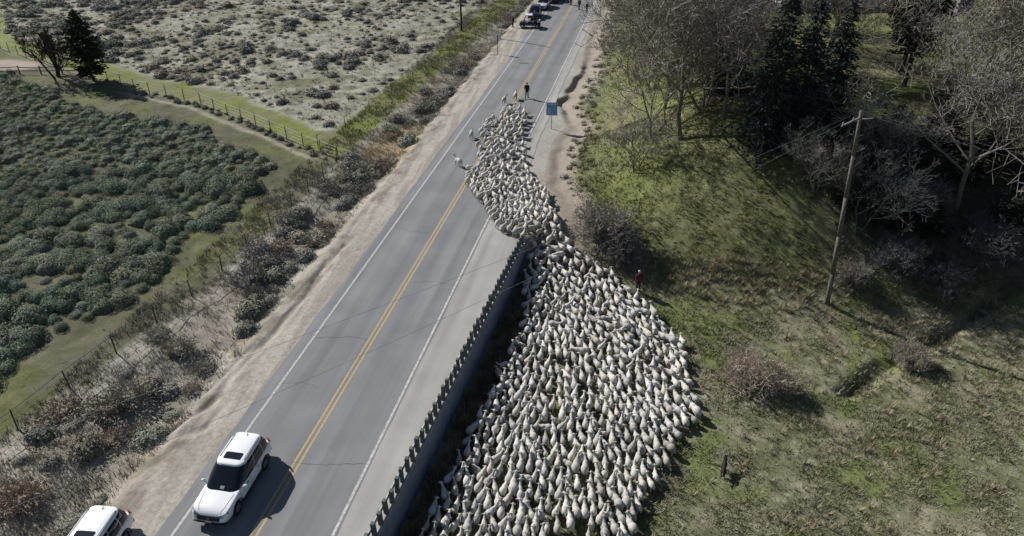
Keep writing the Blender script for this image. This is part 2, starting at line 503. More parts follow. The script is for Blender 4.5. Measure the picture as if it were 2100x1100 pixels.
road = strip('road', lambda y: -4.25 + .16 * (fbm(y * .7, y * 0, 61) - .5) + .25 * (vnoise(y * .09, y * 0, 62) - .5),
             lambda y: 3.60 + .10 * (fbm(y * .7, y * 0, 63) - .5), -80, 700, 0.0, asphalt_material(), kind='structure',
             label='two-lane grey asphalt road with double yellow centre line')
shoulder_m = asphalt_material('dusty_shoulder', (.252, .245, .234, 1), (.375, .366, .35, 1))
strip('road_shoulder', lambda y: np.full(len(y), 3.3), lambda y: np.where(y < 47.5, rail_x(y) - .03, np.interp(y, [47.5, 52, 57, 70, 90, 140], [6.4, 5.4, 4.9, 4.6, 4.5, 4.4])) + np.where(y > 48, .25 * (fbm(y * .8, y * 0, 65) - .5), 0),
      -80, 200, -.006, shoulder_m, kind='structure', label='dusty pale paved shoulder between right edge line and guardrail')
k = lambda v: (lambda y: np.full(len(y), v))
white_worn = worn_material('road_paint_white', (.44, .44, .435), cover=.42)
yel_worn = worn_material('road_paint_yellow', (.42, .31, .13), cover=.41)
strip('edge_line', k(-3.62), k(-3.48), -80, 700, .004, white_worn, road, 4)
strip('edge_line', k(3.38), k(3.52), -80, 700, .004, worn_material('road_paint_dusty', (.50, .49, .48), (.27, .262, .25), 4, .46), road, 4)
strip('centre_line', k(-.20), k(-.08), -80, 700, .004, yel_worn, road, 4)
strip('centre_line', k(.08), k(.20), -80, 700, .004, yel_worn, road, 4)
crack_m = mat('crack_tar', (.10, .10, .102), rough=.9)
def crack(pts, w):
    P = []
    rr = random.Random(int(pts[0][1] * 10))
    for (x0, y0), (x1, y1) in zip(pts[:-1], pts[1:]):
        n = max(2, int(math.hypot(x1 - x0, y1 - y0) / .2))
        for i in range(n):
            t = i / n
            P.append((x0 + (x1 - x0) * t + rr.uniform(-.03, .03), y0 + (y1 - y0) * t + rr.uniform(-.05, .05)))
    P.append(pts[-1])
    V = []; F = []
    for i, (x, y) in enumerate(P):
        a = P[max(0, i - 1)]; c = P[min(len(P) - 1, i + 1)]
        d = Vector((c[0] - a[0], c[1] - a[1])).normalized(); ww = w * rr.uniform(.5, 1.2)
        V += [(x - d.y * ww, y + d.x * ww, .006), (x + d.y * ww, y - d.x * ww, .006)]
        if i: F.append((2 * i - 2, 2 * i, 2 * i + 1, 2 * i - 1))
    me = bpy.data.meshes.new('crack'); me.from_pydata(V, [], F); me.update()
    link('crack', me, crack_m, road)
crack([(-.3, 23.2), (1.4, 23.35), (3.2, 23.8)], .016)
crack([(-3.4, 33.0), (-1.2, 33.5), (-.2, 33.4)], .012)
crack([(.3, 40.2), (2.0, 40.6), (3.3, 40.4)], .012)
crack([(-3.5, 47.6), (-1.6, 47.1), (-.3, 47.4)], .014)
crack([(-3.5, 28.6), (-2.2, 28.9), (-1.3, 28.7)], .009)
crack([(-3.6, 69.8), (-1.5, 69.2), (0, 69.5)], .016)
tp = MB(); tp.quad((-2.35, 93.75, .007), (-1.2, 93.9, .007), (-1.1, 94.35, .007), (-1.7, 94.5, .007), (-2.4, 94.25, .007))
tp.build('dark_patch', crack_m, road)  # small dark patch on the lane, drawn in the crack colour

# ------------------------------------------------------------------ retaining wall and guard rail
def sweep(name, prof, ys, xf, zf=lambda y: 0.0, m=None, parent=None, closed=True, **kw):
    V = []; F = []; n = len(prof)
    for y in ys:
        for (px, pz) in prof:
            V.append((xf(y) + px, y, zf(y) + pz))
    for j in range(len(ys) - 1):
        for i in range(n if closed else n - 1):
            a = j * n + i; b_ = j * n + (i + 1) % n
            F.append((a, b_, b_ + n, a + n))
    if closed:
        F.append(tuple(range(n))); F.append(tuple((len(ys) - 1) * n + i for i in reversed(range(n))))
    me = bpy.data.meshes.new(name); me.from_pydata(V, [], F); me.update()
    return link(name, me, m, parent, **kw)

wall_m = mat('wall_steel', (.15, .175, .225), rough=.75, var=.22, vscale=1.6, bump=.01, bscale=6)
cap_m = mat('wall_cap', (.36, .35, .33), rough=.9, var=.15, vscale=3)
rw = empty('retaining_wall', (rail_x(28) + .2, 28, -1.9), label='smooth blue-grey retaining wall holding the road shoulder below the guardrail', cat='wall')
def under(o, p):
    o.parent = p; o.matrix_parent_inverse = Matrix.Translation(p.location).inverted(); return o
ysw = list(np.arange(6, 47.01, 1.0))
under(sweep('wall_face', [(.0, -2.9), (.54, -2.9), (.42, .0), (.0, .0)], ysw, rail_x, m=wall_m), rw)
under(sweep('wall_cap', [(-.06, .0), (.44, .0), (.44, .035), (-.06, .035)], ysw, rail_x, m=cap_m), rw)
gr = empty('guardrail', (rail_x(28), 28, 0), label='guardrail with closely spaced dark posts along the road shoulder', cat='guardrail')
post_m = mat('post_timber', (.085, .105, .10), rough=.9, var=.35, vscale=9)
pm = MB(); pm.box(-.085, .085, -.10, .10, 0, .90); pme = pm.mesh('post')
y = 8.0; kk = 0
while y < 46.9:
    o = link('post', pme, post_m, gr)
    o.location = (rail_x(y) + .27 - gr.location.x, y - 28, .03)
    o.rotation_euler = (random.uniform(-.07, .07), random.uniform(-.06, .06), -.058 + random.uniform(-.15, .15))
    o.scale = (random.uniform(.9, 1.08), random.uniform(.9, 1.1), random.uniform(.88, 1.06))
    y += .66 + random.uniform(-.04, .04); kk += 1
rail_m = mat('galvanised', (.42, .44, .46), rough=.5, metal=.6, var=.15, vscale=2)
prof = [(.02, .20), (.05, .24), (-.02, .28), (.05, .32), (.05, .34), (-.02, .38), (.02, .42)]
prof = [(a + .08, b_) for a, b_ in prof]
prof2 = prof + [(a - .006, b_) for a, b_ in reversed(prof)]
under(sweep('rail', prof2, ysw, rail_x, m=rail_m), gr)

# ------------------------------------------------------------------ fences
tpost_m = mat('fence_post_dark', (.07, .062, .055), rough=.9, var=.3, vscale=12)
wire_m = mat('fence_wire', (.33, .335, .30), rough=.6, metal=.2)
pale_m = mat('fence_top_wire', (.40, .42, .34), rough=.7)
def fence(pts, spacing, name, label, hgt, wires, top_r, group=None, post_r=.045):
    root = empty(name, (pts[0][0], pts[0][1], H(*pts[0])), label=label, cat='fence', group=group)
    R = random.Random(int(pts[0][1] * 7))
    P = []
    L_ = [0]
    for a, b_ in zip(pts[:-1], pts[1:]): L_.append(L_[-1] + math.hypot(b_[0] - a[0], b_[1] - a[1]))
    n = int(L_[-1] / spacing)
    pmesh = MB().tube((0, 0, -.3), (0, 0, hgt + .08), post_r, post_r * .85, 6).mesh('post')
    for i in range(n + 1):
        s = L_[-1] * i / n
        x = float(np.interp(s, L_, [p[0] for p in pts])); y = float(np.interp(s, L_, [p[1] for p in pts]))
        z = H(x, y); lx, ly = R.uniform(-.05, .05), R.uniform(-.05, .05)
        P.append((x, y, z, lx, ly))
        o = link('post', pmesh, tpost_m, root)
        o.location = Vector((x, y, z)) - root.location
        o.rotation_euler = (lx, ly, R.uniform(0, 1)); o.scale = (1, 1, R.uniform(.95, 1.08))
    for w in range(wires):
        hh = hgt * (1 - w * .8 / max(1, wires - 1)) if wires > 1 else hgt
        q = [(x + ly * hh, y - lx * hh, z + hh) for x, y, z, lx, ly in P]
        mb = MB().path([Vector(v) - root.location for v in q], top_r if w == 0 else .011, 4)
        mb.build('wire', pale_m if w == 0 else wire_m, root)
    return root
fence([(-17.6, 13), (-15.7, 21.8), (-14.2, 30.5), (-13.3, 38.1), (-12.7, 48.8), (-13.0, 59.0)], 3.25, 'wire_fence',
      'wire fence with a pale top strand between roadside scrub and dense sagebrush', 1.25, 4, .026)
fence([(-13.0, 59.4), (-22.0, 64.4), (-35, 71.7), (-43, 73.7), (-50, 76.5)], 2.6, 'wire_fence',
      'wire fence crossing from the road verge to the lone evergreen, beside a green strip', 1.3, 4, .018)
fence([(-59, 80.0), (-75, 87.2), (-95, 95.5)], 2.4, 'wire_fence', 'wire fence past the lone evergreen along the bright green meadow', 1.3, 3, .018)
fence([(-16.2, 62), (-14.9, 76), (-12.0, 96), (-10.6, 118), (-9.4, 140)], 5.5, 'wire_fence',
      'sparse roadside wire fence along the narrow green strip leading to the parked vehicles', 1.2, 2, .012)
# a fallen timber rail fence beside the dark trees
rf = empty('rail_fence', (-66, 77, H(-66, 77)), label='low weathered timber rail fence running up to the dark trees', cat='fence')
wood_m = mat('grey_timber', (.13, .115, .10), rough=.95, var=.35, vscale=8)
for i in range(9):
    x = -76 + i * 2.6; y = 74.5 + i * .55
    MB().tube((0, 0, -.2), (0, 0, 1.1), .09, .08, 7).build('post', wood_m, rf).location = Vector((x, y, H(x, y))) - rf.location
    if i < 8:
        for hh in (.45, .9):
            a = Vector((x, y, H(x, y) + hh)); b_ = Vector((x + 2.6, y + .55, H(x + 2.6, y + .55) + hh + random.uniform(-.08, .08)))
            MB().tube(a - rf.location, b_ - rf.location, .06, .05, 6).build('rail', wood_m, rf)

# ------------------------------------------------------------------ utility poles, wires
pole_m = mat('pole_timber', (.125, .11, .095), rough=.95, var=.3, vscale=5, bump=.01, bscale=20)
dark_pole_m = mat('pole_timber_dark', (.05, .043, .038), rough=.95, var=.25, vscale=5)
ins_m = mat('insulator_glass', (.30, .33, .33), rough=.25)
arm_m = mat('arm_timber', (.24, .225, .21), rough=.9, var=.2, vscale=6)
def pole(x, y, hgt, lean, m, label, arm=None, r=.17):
    z = H(x, y)
    p = empty('utility_pole', (x, y, z), label=label, cat='utility pole')
    n = 5
    mb = MB()
    for i in range(n):
        a, b_ = i / n, (i + 1) / n
        mb.tube((lean[0] * a, lean[1] * a, -.4 + (hgt + .4) * a), (lean[0] * b_, lean[1] * b_, -.4 + (hgt + .4) * b_), r * (1 - .38 * a), r * (1 - .38 * b_), 10)
    mb.build('shaft', m, p, True)
    tops = []
    if arm:
        c = Vector((lean[0], lean[1], hgt - .45)); d = Vector(arm)
        a0 = c - d * .12; a1 = c + d * .88
        MB().tube(a0, a1, .07, .06, 6).build('crossarm', arm_m, p)
        for t in (.0, .45, .95):
            q = a0 + (a1 - a0) * t
            MB().tube(q + Vector((0, 0, .04)), q + Vector((0, 0, .22)), .045, .035, 7).build('insulator', ins_m, p)
            tops.append(Vector((x, y, z)) + q + Vector((0, 0, .2)))
    tops.append(Vector((x, y, z + hgt)) + Vector((*lean, 0)))
    return p, tops
_, topsR = pole(28.8, 45.9, 13.9, (-1.0, .1), pole_m, 'tall leaning timber utility pole at the foot of the wooded hill', arm=(-1.5, -1.9, 0))
pole(-14.3, 109.8, 11.5, (0, 0), dark_pole_m, 'dark utility pole standing in scrub beside the far green strip', r=.16)
pole(-14.5, -1.6, 12.5, (0, 0), pole_m, 'utility pole carrying the road-crossing wires on the sagebrush side', r=.17)
pole(70, 34, 12.5, (0, 0), pole_m, 'utility pole carrying the wires away over the dry field', r=.17)
pw_m = mat('power_cable', (.20, .20, .20), rough=.6)
def cable(a, b_, sag, r, label):
    a = Vector(a); b_ = Vector(b_); pts = []
    for i in range(33):
        t = i / 32
        p = a.lerp(b_, t); p.z -= sag * 4 * t * (1 - t); pts.append(p)
    c = (a + b_) / 2
    o = MB().path([q - c for q in pts], r, 5).build('power_line', pw_m, label=label, cat='power line', group='overhead wires at the leaning pole')
    o.location = c
lp = Vector((-14.5, -1.6, H(-14.5, -1.6) + 12.5))
cable(topsR[-1], lp, .9, .0065, 'overhead wire crossing from the leaning pole over the flock and road')
cable(topsR[2], lp + Vector((2.4, -2.0, -.3)), 1.1, .0065, 'overhead wire crossing from the leaning pole over the flock and road')
rp = Vector((70, 34, H(70, 34) + 12.5))
cable(topsR[-1], rp, 1.2, .007, 'overhead wire running from the leaning pole away past the shaded wood')
cable(topsR[0], rp + Vector((0, 0, -1.8)), 1.0, .007, 'overhead wire running from the leaning pole away past the shaded wood')

# ------------------------------------------------------------------ road signs
blue_m = mat('sign_blue', (.15, .29, .52), rough=.5)
signwhite_m = mat('sign_white', (.60, .68, .80), rough=.5)
steel_m = mat('sign_steel', (.36, .36, .35), rough=.55, metal=.3)
sx, sy = 5.35, 71.2
sg = empty('road_sign', (sx, sy, H(sx, sy)), rz=.12, label='blue square road sign on a post beside the washed-out shoulder', cat='road sign')
MB().box(-.035, .035, .0, .05, -.3, 2.75).build('post', steel_m, sg)
pn = MB().box(-.56, .56, -.035, -.005, 1.45, 2.80).build('panel', blue_m, sg, bevel=.02)
MB().box(-.44, .44, -.048, -.036, 2.60, 2.68).build('mark', signwhite_m, pn)
MB().box(-.40, -.12, -.048, -.036, 1.62, 2.30).build('mark', mat('sign_pale_blue', (.25, .42, .70), rough=.5), pn)
gx_, gy_ = -6.15, 98.1
ds = empty('road_sign', (gx_, gy_, H(gx_, gy_)), rz=.05, label='diamond road sign seen from its bare grey back on a post', cat='road sign')
MB().box(-.04, .04, -.06, -.01, -.3, 2.6).build('post', tpost_m, ds)
MB().slab([(0, 0, 1.55), (.62, 0, 2.17), (0, 0, 2.79), (-.62, 0, 2.17)], (0, 1, 0), .012).build('panel', mat('sign_back', (.72, .71, .68), rough=.6, var=.1), ds)
# ------------------------------------------------------------------ bushes
def bush_unit(seed, leaves, size, core=.72, spiky=0.0, flat=.8):
    """unit bush: radius about 1, many small leaf faces spread over and through a lumpy dome. Returns V, F(4), tone per vertex"""
    r = np.random.default_rng(seed)
    d = r.normal(size=(leaves, 3)); d[:, 2] = np.abs(d[:, 2]) * 1.0 - .12
    d /= np.linalg.norm(d, axis=1)[:, None]
    lobes = r.normal(size=(9, 3)); lobes[:, 2] = np.abs(lobes[:, 2]); lobes /= np.linalg.norm(lobes, axis=1)[:, None]
    lump = .70 + .36 * np.max(np.clip((d @ lobes.T - .72) / .28, 0, 1), axis=1)
    rad = lump * (1 - .42 * r.random(leaves) ** 2)
    if spiky:
        rad *= 1 + spiky * (r.random(leaves) ** 3)
    c = d * rad[:, None]; c[:, 2] = np.maximum(c[:, 2] * flat, .02)
    nrm = d + np.array([[0, 0, .35]]) + .42 * r.normal(size=d.shape); nrm /= np.linalg.norm(nrm, axis=1)[:, None]
    a = np.cross(nrm, r.normal(size=d.shape)); a /= np.linalg.norm(a, axis=1)[:, None]
    if spiky:
        a = d + .45 * r.normal(size=d.shape); a /= np.linalg.norm(a, axis=1)[:, None]
        nrm = np.cross(a, r.normal(size=d.shape)); nrm /= np.linalg.norm(nrm, axis=1)[:, None]
    b = np.cross(nrm, a)
    s = size * (.6 + .8 * r.random(leaves))[:, None]
    asp = (.36 if not spiky else .13)
    V = np.stack([c - a * s * .5 - b * s * asp * .6, c + a * s * .1 - b * s * asp, c + a * s * .6, c - a * s * .05 + b * s * asp], 1).reshape(-1, 3)
    V[:, 2] = np.maximum(V[:, 2], 0.0)
    F = np.arange(leaves * 4).reshape(-1, 4)
    tone = np.repeat(.72 + .56 * r.random(leaves), 4)
    hue = np.repeat(r.random(leaves), 4)
    # branchy inside: a small dark-twigged dome
    if core:
        k = 7; rings = [(1.0, 0.0), (.92, .38), (.6, .72), (.0, .88)]
        cv = []
        for rr, zz in rings:
            for i in range(k):
                t = 2 * math.pi * i / k
                w = .85 + .3 * r.random()
                cv.append((core * rr * w * math.cos(t), core * rr * w * math.sin(t), core * zz * flat))
        cv = np.array(cv); cf = []
        for j in range(3):
            for i in range(k):
                cf.append((j * k + i, j * k + (i + 1) % k, (j + 1) * k + (i + 1) % k, (j + 1) * k + i))
        F = np.concatenate([F, np.array(cf) + len(V)])
        V = np.concatenate([V, cv]); tone = np.concatenate([tone, np.full(len(cv), .6)]); hue = np.concatenate([hue, np.full(len(cv), .5)])
    return V, F, tone, hue

def tint(tone, hue, ca, cb):
    ca = np.array(ca); cb = np.array(cb)
    return (ca[None] * (1 - hue[:, None]) + cb[None] * hue[:, None]) * tone[:, None]

leaf_m = mat('leaves', attr=True, rough=.9, spec=.15, objcol=True)
SAGE = ((.125, .158, .10), (.23, .262, .195))
DRY = ((.22, .205, .165), (.34, .32, .27))
GREY = ((.15, .152, .125), (.25, .25, .215))

def bush_meshes(name, seeds, leaves, size, pal, **kw):
    out = []
    for s in seeds:
        V, F, t, h = bush_unit(s, leaves, size, **kw)
        me = np_mesh(name, V, F, tint(t, h, *pal)); me.materials.append(leaf_m); out.append(me)
    return out

def scatter_points(n, fn, mind):
    """dart throwing: fn(rng, n) gives candidates (x, y); keep those at least mind apart"""
    cand = fn(n); keep = []; cell = {}
    md = mind
    for x, y in cand:
        k = (int(x // md), int(y // md)); ok = True
        for i in (-1, 0, 1):
            for j in (-1, 0, 1):
                for (a, b) in cell.get((k[0] + i, k[1] + j), ()):
                    if (a - x) ** 2 + (b - y) ** 2 < md * md: ok = False; break
                if not ok: break
            if not ok: break
        if ok:
            cell.setdefault(k, []).append((x, y)); keep.append((x, y))
    return np.array(keep)

def as_tris(unit):
    V, F, t, h = unit
    return V, F[:, :3] if False else np.concatenate([F[:, [0, 1, 2]], F[:, [0, 2, 3]]]), t, h

def leaf_tris(seed, leaves, size):
    """like bush_unit but three-cornered leaves, for the far ones"""
    V, F, t, h = bush_unit(seed, leaves, size)
    n = leaves; keep = np.ones(len(V), bool); keep[3:n * 4:4] = False
    new = np.cumsum(keep) - 1
    Fl = F[:n][:, :3]; Fc = F[n:]
    F3 = np.concatenate([new[Fl], new[Fc[:, [0, 1, 2]]], new[Fc[:, [0, 2, 3]]]])
    return V[keep], F3, t[keep], h[keep]

def joined(name, pts, units, pal, sizes, heights, label, cat, m=leaf_m, shade=.18):
    """everything past the countable ones, as one mesh"""
    Vs, Fs, Cs = [], [], []; off = 0
    for (x, y), s, hh in zip(pts, sizes, heights):
        V, F, t, h = units[rng.integers(len(units))]
        a = rng.uniform(0, 2 * math.pi); ca, sa = math.cos(a), math.sin(a)
        W = np.empty_like(V); W[:, 0] = (V[:, 0] * ca - V[:, 1] * sa) * s + x; W[:, 1] = (V[:, 0] * sa + V[:, 1] * ca) * s + y
        W[:, 2] = V[:, 2] * hh
        Vs.append(W); Fs.append(F + off); off += len(V)
        Cs.append(tint(t, h, *pal) * (1 + rng.uniform(-shade, shade)) * (1 + rng.normal(0, .045, 3)) * (np.array([1.12, 1.0, .92]) if rng.random() < .08 else 1.0))
    V = np.concatenate(Vs); 
    base = np.repeat(height(np.array(pts)[:, 0], np.array(pts)[:, 1]), [len(v) for v in Vs])
    V[:, 2] += base - .04
    return link(name, np_mesh(name, V, np.concatenate(Fs), np.concatenate(Cs)), m, kind='stuff', label=label, cat=cat)

def plant_individuals(name, pts, meshes, sizes, heights, label, cat, group, shade=.16):
    zs = height(pts[:, 0], pts[:, 1])
    for i, (x, y) in enumerate(pts):
        o = bpy.data.objects.new(name, meshes[rng.integers(len(meshes))]); COL.objects.link(o)
        o.location = (x, y, zs[i] - .04); o.rotation_euler = (0, 0, rng.uniform(0, 6.28))
        o.scale = (sizes[i], sizes[i] * rng.uniform(.85, 1.15), heights[i])
        v = 1 + rng.uniform(-shade, shade)
        br = 1.0 if rng.random() > .10 else 1.14
        o.color = (v * br * (1 + rng.normal(0, .04)), v, v / br ** .5 * (1 + rng.normal(0, .05)), 1)
        tag(o, label, cat, group)

def nearest_first(pts, z=.5):
    px, py, d = proj(pts[:, 0], pts[:, 1], z)
    return pts[np.argsort(d)]

# dense sagebrush behind the wire fence
def cand_sage(n):
    x = rng.uniform(-80, -15, n); y = rng.uniform(12, 90, n)
    edge = sage_edge(y) + 2.6 * (fbm(x * .2, y * .2, 71, 3) - .5)
    ok = (x < edge) & (y < fence_b(x) - 4.0 - 3.5 * vnoise(x * .2, y * 0, 72)) & inframe(x, y, .4, 50)
    ok &= ~((fbm(x * .28, y * .28, 73, 3) > .60) & (rng.random(n) < .85))
    return np.stack([x, y], 1)[ok]
sp = nearest_first(scatter_points(60000, cand_sage, .86))
print('sage', len(sp))
sage_me = bush_meshes('sagebrush', range(200, 210), 1700, .085, SAGE)
szs = (.48 + .75 * rng.random(len(sp)) ** 1.4); hts = szs * rng.uniform(.9, 1.3, len(sp))
NS = 300
on_edge = (sp[:NS, 0] > sage_edge(sp[:NS, 1]) - 2.6)
for sel, lb, gp in ((on_edge, 'grey-green sagebrush on the ragged edge of the thicket facing the wire fence', 'sagebrush on the thicket edge'),
                    (~on_edge, 'grey-green sagebrush crowded inside the dense thicket behind the wire fence', 'sagebrush inside the thicket')):
    plant_individuals('sagebrush', sp[:NS][sel], sage_me, szs[:NS][sel], hts[:NS][sel], lb, 'bush', gp)
joined('sagebrush_thicket', sp[NS:], [leaf_tris(s, 420, .17) for s in range(220, 228)], SAGE, szs[NS:], hts[NS:],
       'far part of the dense grey-green sagebrush thicket below the cross fence', 'bushes')

# pale scrub flat beyond the green strip
def cand_scrub(n):
    x = rng.uniform(-125, -13, n); y = rng.uniform(62, 150, n)
    up = y - fence_b(np.minimum(x, -13))
    stripx = np.interp(y, [60, 66, 94, 133, 200], [-14.8, -14.6, -13.4, -12.2, -11])
    ok = (up > 5.5) & (x < stripx - 2.8) & inframe(x, y, .4, 40)
    ok &= ~((-x - 76 - .95 * (y - 90) > 0))
    dens = ss(.36, .66, fbm(x * .13, y * .13, 77, 4)) * .75 + .12
    dens = np.where(x > stripx - 7, dens * .25, dens)
    ok &= rng.random(n) < dens
    return np.stack([x, y], 1)[ok]
cp = nearest_first(scatter_points(22000, cand_scrub, .85))
print('scrub', len(cp))
gm = bush_meshes('scrub_bush', range(240, 246), 260, .2, GREY)
szs = (.3 + .85 * rng.random(len(cp)) ** 2) * (.6 + .8 * vnoise(cp[:, 0] * .1, cp[:, 1] * .1, 79)); hts = szs * rng.uniform(.7, 1.1, len(cp))
NC = 300
order = np.argsort(-(szs / proj(cp[:, 0], cp[:, 1], .4)[2])); cp = cp[order]; szs = szs[order]; hts = hts[order]
plant_individuals('scrub_bush', cp[:NC], gm, szs, hts, 'dark grey scrub bush dotting the pale dry flat beyond the green strip', 'bush', 'larger bushes on the pale scrub flat', .25)
joined('scrub_bushes', cp[NC:], [leaf_tris(s, 150, .32) for s in range(250, 256)], GREY, szs[NC:], hts[NC:],
       'smaller grey scrub scattered over the pale dry flat', 'bushes', shade=.28)

# grey brush between dirt verge and fence
def cand_side(n):
    y = rng.uniform(14, 135, n); x = rng.uniform(-15.5, -7.2, n)
    fx = np.interp(y, [0, 22, 30, 38, 49, 59, 66, 94, 133], [-16.2, -15.7, -14, -13.2, -12.6, -13, -12.6, -11.4, -10.4])
    ok = (x > fx + .7) & (x < -7.9 - .5 * vnoise(x * 0, y * .3, 81)) & inframe(x, y, .4, 40)
    dens = np.interp(y, [14, 20, 27, 34, 40, 58, 62, 70, 100, 112, 135], [.25, .6, .95, .5, .9, .9, .35, .25, .3, .9, .5])
    ok &= rng.random(n) < dens * ss(.45, .60, fbm(x * .4, y * .22, 83, 3))
    return np.stack([x, y], 1)[ok]
bp_ = scatter_points(2600, cand_side, 1.15)
print('side', len(bp_))
dm = bush_meshes('roadside_bush', range(260, 264), 900, .22, DRY, spiky=.4, core=.45) + bush_meshes('roadside_bush', range(264, 268), 800, .12, GREY)
szs = rng.uniform(.5, 1.25, len(bp_)); hts = szs * rng.uniform(.8, 1.15, len(bp_))
plant_individuals('roadside_bush', bp_, dm, szs, hts, 'grey dry bush between the dirt verge and the wire fence', 'bush', 'bushes along the left verge', .22)

# small brush on the right bank above the washed-out edge
def cand_bank(n):
    y = rng.uniform(56, 135, n); x = np.interp(y, GY, GX) + rng.uniform(1.9, 4.2, n)
    ok = inframe(x, y, .3, 20) & (rng.random(n) < .75)
    return np.stack([x, y], 1)[ok]
kp = scatter_points(420, cand_bank, .75)
print('bank', len(kp))
km = bush_meshes('bank_bush', range(270, 274), 120, .34, ((.10, .105, .06), (.20, .17, .12)), spiky=.3, core=.6)
szs = rng.uniform(.25, .55, len(kp))
plant_individuals('bank_bush', kp, km, szs, szs * .9, 'small brownish bush on the bank above the washed-out right shoulder', 'bush', 'bushes along the right bank', .25)

# shrubs along the cross fence
def cand_cross(n):
    x = rng.uniform(-52, -14, n); y = fence_b(x) + rng.uniform(-.7, .5, n)
    return np.stack([x, y], 1)
xp = scatter_points(150, cand_cross, .8)
szs = rng.uniform(.25, .5, len(xp))
plant_individuals('fence_shrub', xp, gm, szs, szs * 1.3, 'small dark shrub growing along the base of the cross fence', 'shrub', 'shrubs along the cross fence', .2)

# ------------------------------------------------------------------ grass tufts
def tufts(name, pts, blades, h0, h1, spread, width, colf, label, cat='grass'):
    n = len(pts); x = pts[:, 0]; y = pts[:, 1]; z = height(x, y) - .03
    a = rng.uniform(0, 2 * math.pi, (n, blades)); r0 = rng.uniform(0, spread, (n, blades))
    bx = x[:, None] + r0 * np.cos(a); by = y[:, None] + r0 * np.sin(a)
    hh = rng.uniform(h0, h1, (n, 1)) * rng.uniform(.6, 1.1, (n, blades))
    ln = rng.uniform(.25, .9, (n, blades)) * hh
    tx = bx + ln * np.cos(a + rng.normal(0, .4, a.shape)); ty = by + ln * np.sin(a + rng.normal(0, .4, a.shape))
    wv = width * rng.uniform(.6, 1.3, (n, blades)); wa = a + math.pi / 2 + rng.normal(0, .5, a.shape)
    zz = np.broadcast_to(z[:, None], bx.shape)
    V = np.stack([np.stack([bx - wv * np.cos(wa), by - wv * np.sin(wa), zz], -1), np.stack([bx + wv * np.cos(wa), by + wv * np.sin(wa), zz], -1),
                  np.stack([tx, ty, zz + hh], -1)], 2).reshape(-1, 3)
    c = colf(x, y)
    c = np.repeat(c[:, None, :], blades, 1) * rng.uniform(.75, 1.25, (n, blades, 1))
    c = np.repeat(c.reshape(-1, 3), 3, 0)
    return link(name, np_mesh(name, V, np.arange(len(V)).reshape(-1, 3), c), grass_m, kind='stuff', label=label, cat=cat)
grass_m = mat('grass_blades', attr=True, rough=.9, spec=.1)

def uni(n, x0, x1, y0, y1, cond):
    x = rng.uniform(x0, x1, n); y = rng.uniform(y0, y1, n)
    ok = cond(x, y) & inframe(x, y, 0, 30)
    return np.stack([x, y], 1)[ok]
def near_soil(gain, sat=None):
    def f(x, y):
        c = soil(x, y) * gain
        if sat is not None:
            t = rng.random(len(x))[:, None]
            c = c * (1 - t * .6) + np.array(sat)[None] * t * .6
        return c
    return f
fp = uni(70000, 6, 46, 16, 49, lambda x, y: (y < hill_base(x) + 1) & (x > rail_x(y) + .8) & (rng.random(len(x)) < .25 + .75 * ss(.38, .6, fbm(x * .5, y * .5, 91, 3))))
tufts('dry_field_grass', fp, 5, .10, .30, .20, .024, near_soil(1.1, (.30, .285, .19)), 'dry olive grass of the low field around the flock')
hp = uni(44000, 9, 46, 45, 70, lambda x, y: (y > hill_base(x) - .5) & (x > np.interp(y, GY, GX) + 2.2) & (rng.random(len(x)) < .3 + .7 * ss(.35, .55, fbm(x * .8, y * .8, 93, 3))))
tufts('hillside_grass', hp, 6, .09, .22, .2, .026, near_soil(1.05, (.155, .17, .065)), 'tussocky green grass covering the hillside')
tp_ = uni(7000, 8, 62, 66, 135, lambda x, y: x > np.interp(y, GY, GX) + 2.8)
tufts('terrace_grass', tp_, 6, .10, .25, .3, .04, near_soil(1.0), 'green grass of the terrace under the trees')
vp = uni(30000, -16, -7, 13, 134, lambda x, y: (x < -7.2 - .8 * vnoise(x, y, 5)) & (rng.random(len(x)) < .2 + .8 * ss(.4, .6, fbm(x * .5, y * .5, 95, 3))))
tufts('verge_straw', vp, 7, .12, .40, .2, .022, near_soil(1.2, (.43, .412, .36)), 'dry straw grass along the left verge')
up_ = uni(16000, -120, -13, 60, 145, lambda x, y: y > fence_b(np.minimum(x, -13)) + 5)
tufts('flat_straw', up_, 6, .10, .30, .3, .045, near_soil(1.05, (.42, .40, .32)), 'pale dry grass of the scrub flat')
op = uni(9000, -70, -12.5, 14, 75, lambda x, y: (y < fence_b(np.minimum(x, -13))) & (x < np.interp(y, [0, 22, 30, 38, 49, 59], [-16.2, -15.7, -14, -13.2, -12.6, -13])) & (rng.random(len(x)) < ss(.35, .6, fbm(x * .6, y * .6, 97, 3))))
tufts('field_grass', op, 6, .06, .16, .16, .022, near_soil(1.0), 'short olive grass between fence and sagebrush')
wp = uni(600, 5.5, 9.5, 14, 46, lambda x, y: (x > rail_x(y) + .65) & (x < rail_x(y) + 2.0))
tufts('wall_foot_weeds', wp, 22, .35, .8, .28, .026, lambda x, y: np.tile(np.array([[.20, .165, .10]]), (len(x), 1)) * rng.uniform(.6, 1.3, (len(x), 1)), 'tall brown weeds at the foot of the retaining wall')

def straw_col(x, y):
    return np.array([[.36, .32, .22]]) * rng.uniform(.65, 1.15, (len(x), 1)) * (1 + rng.normal(0, .05, (len(x), 3)))
bgp = np.concatenate([uni(900, 17, 46, 18, 46, lambda x, y: rng.random(len(x)) < .25 + .75 * ss(.45, .62, fbm(x * .3, y * .3, 141, 3))),
                      uni(420, 15, 30, 44, 48.6, lambda x, y: y > hill_base(x) - 2.2 - .5 * rng.random(len(x))),
                      uni(260, 30, 46, 38, 48, lambda x, y: x > 28)])
tufts('bunch_grass', bgp, 26, .25, .55, .16, .016, straw_col, 'pale bunch grass clumps scattered over the low field')
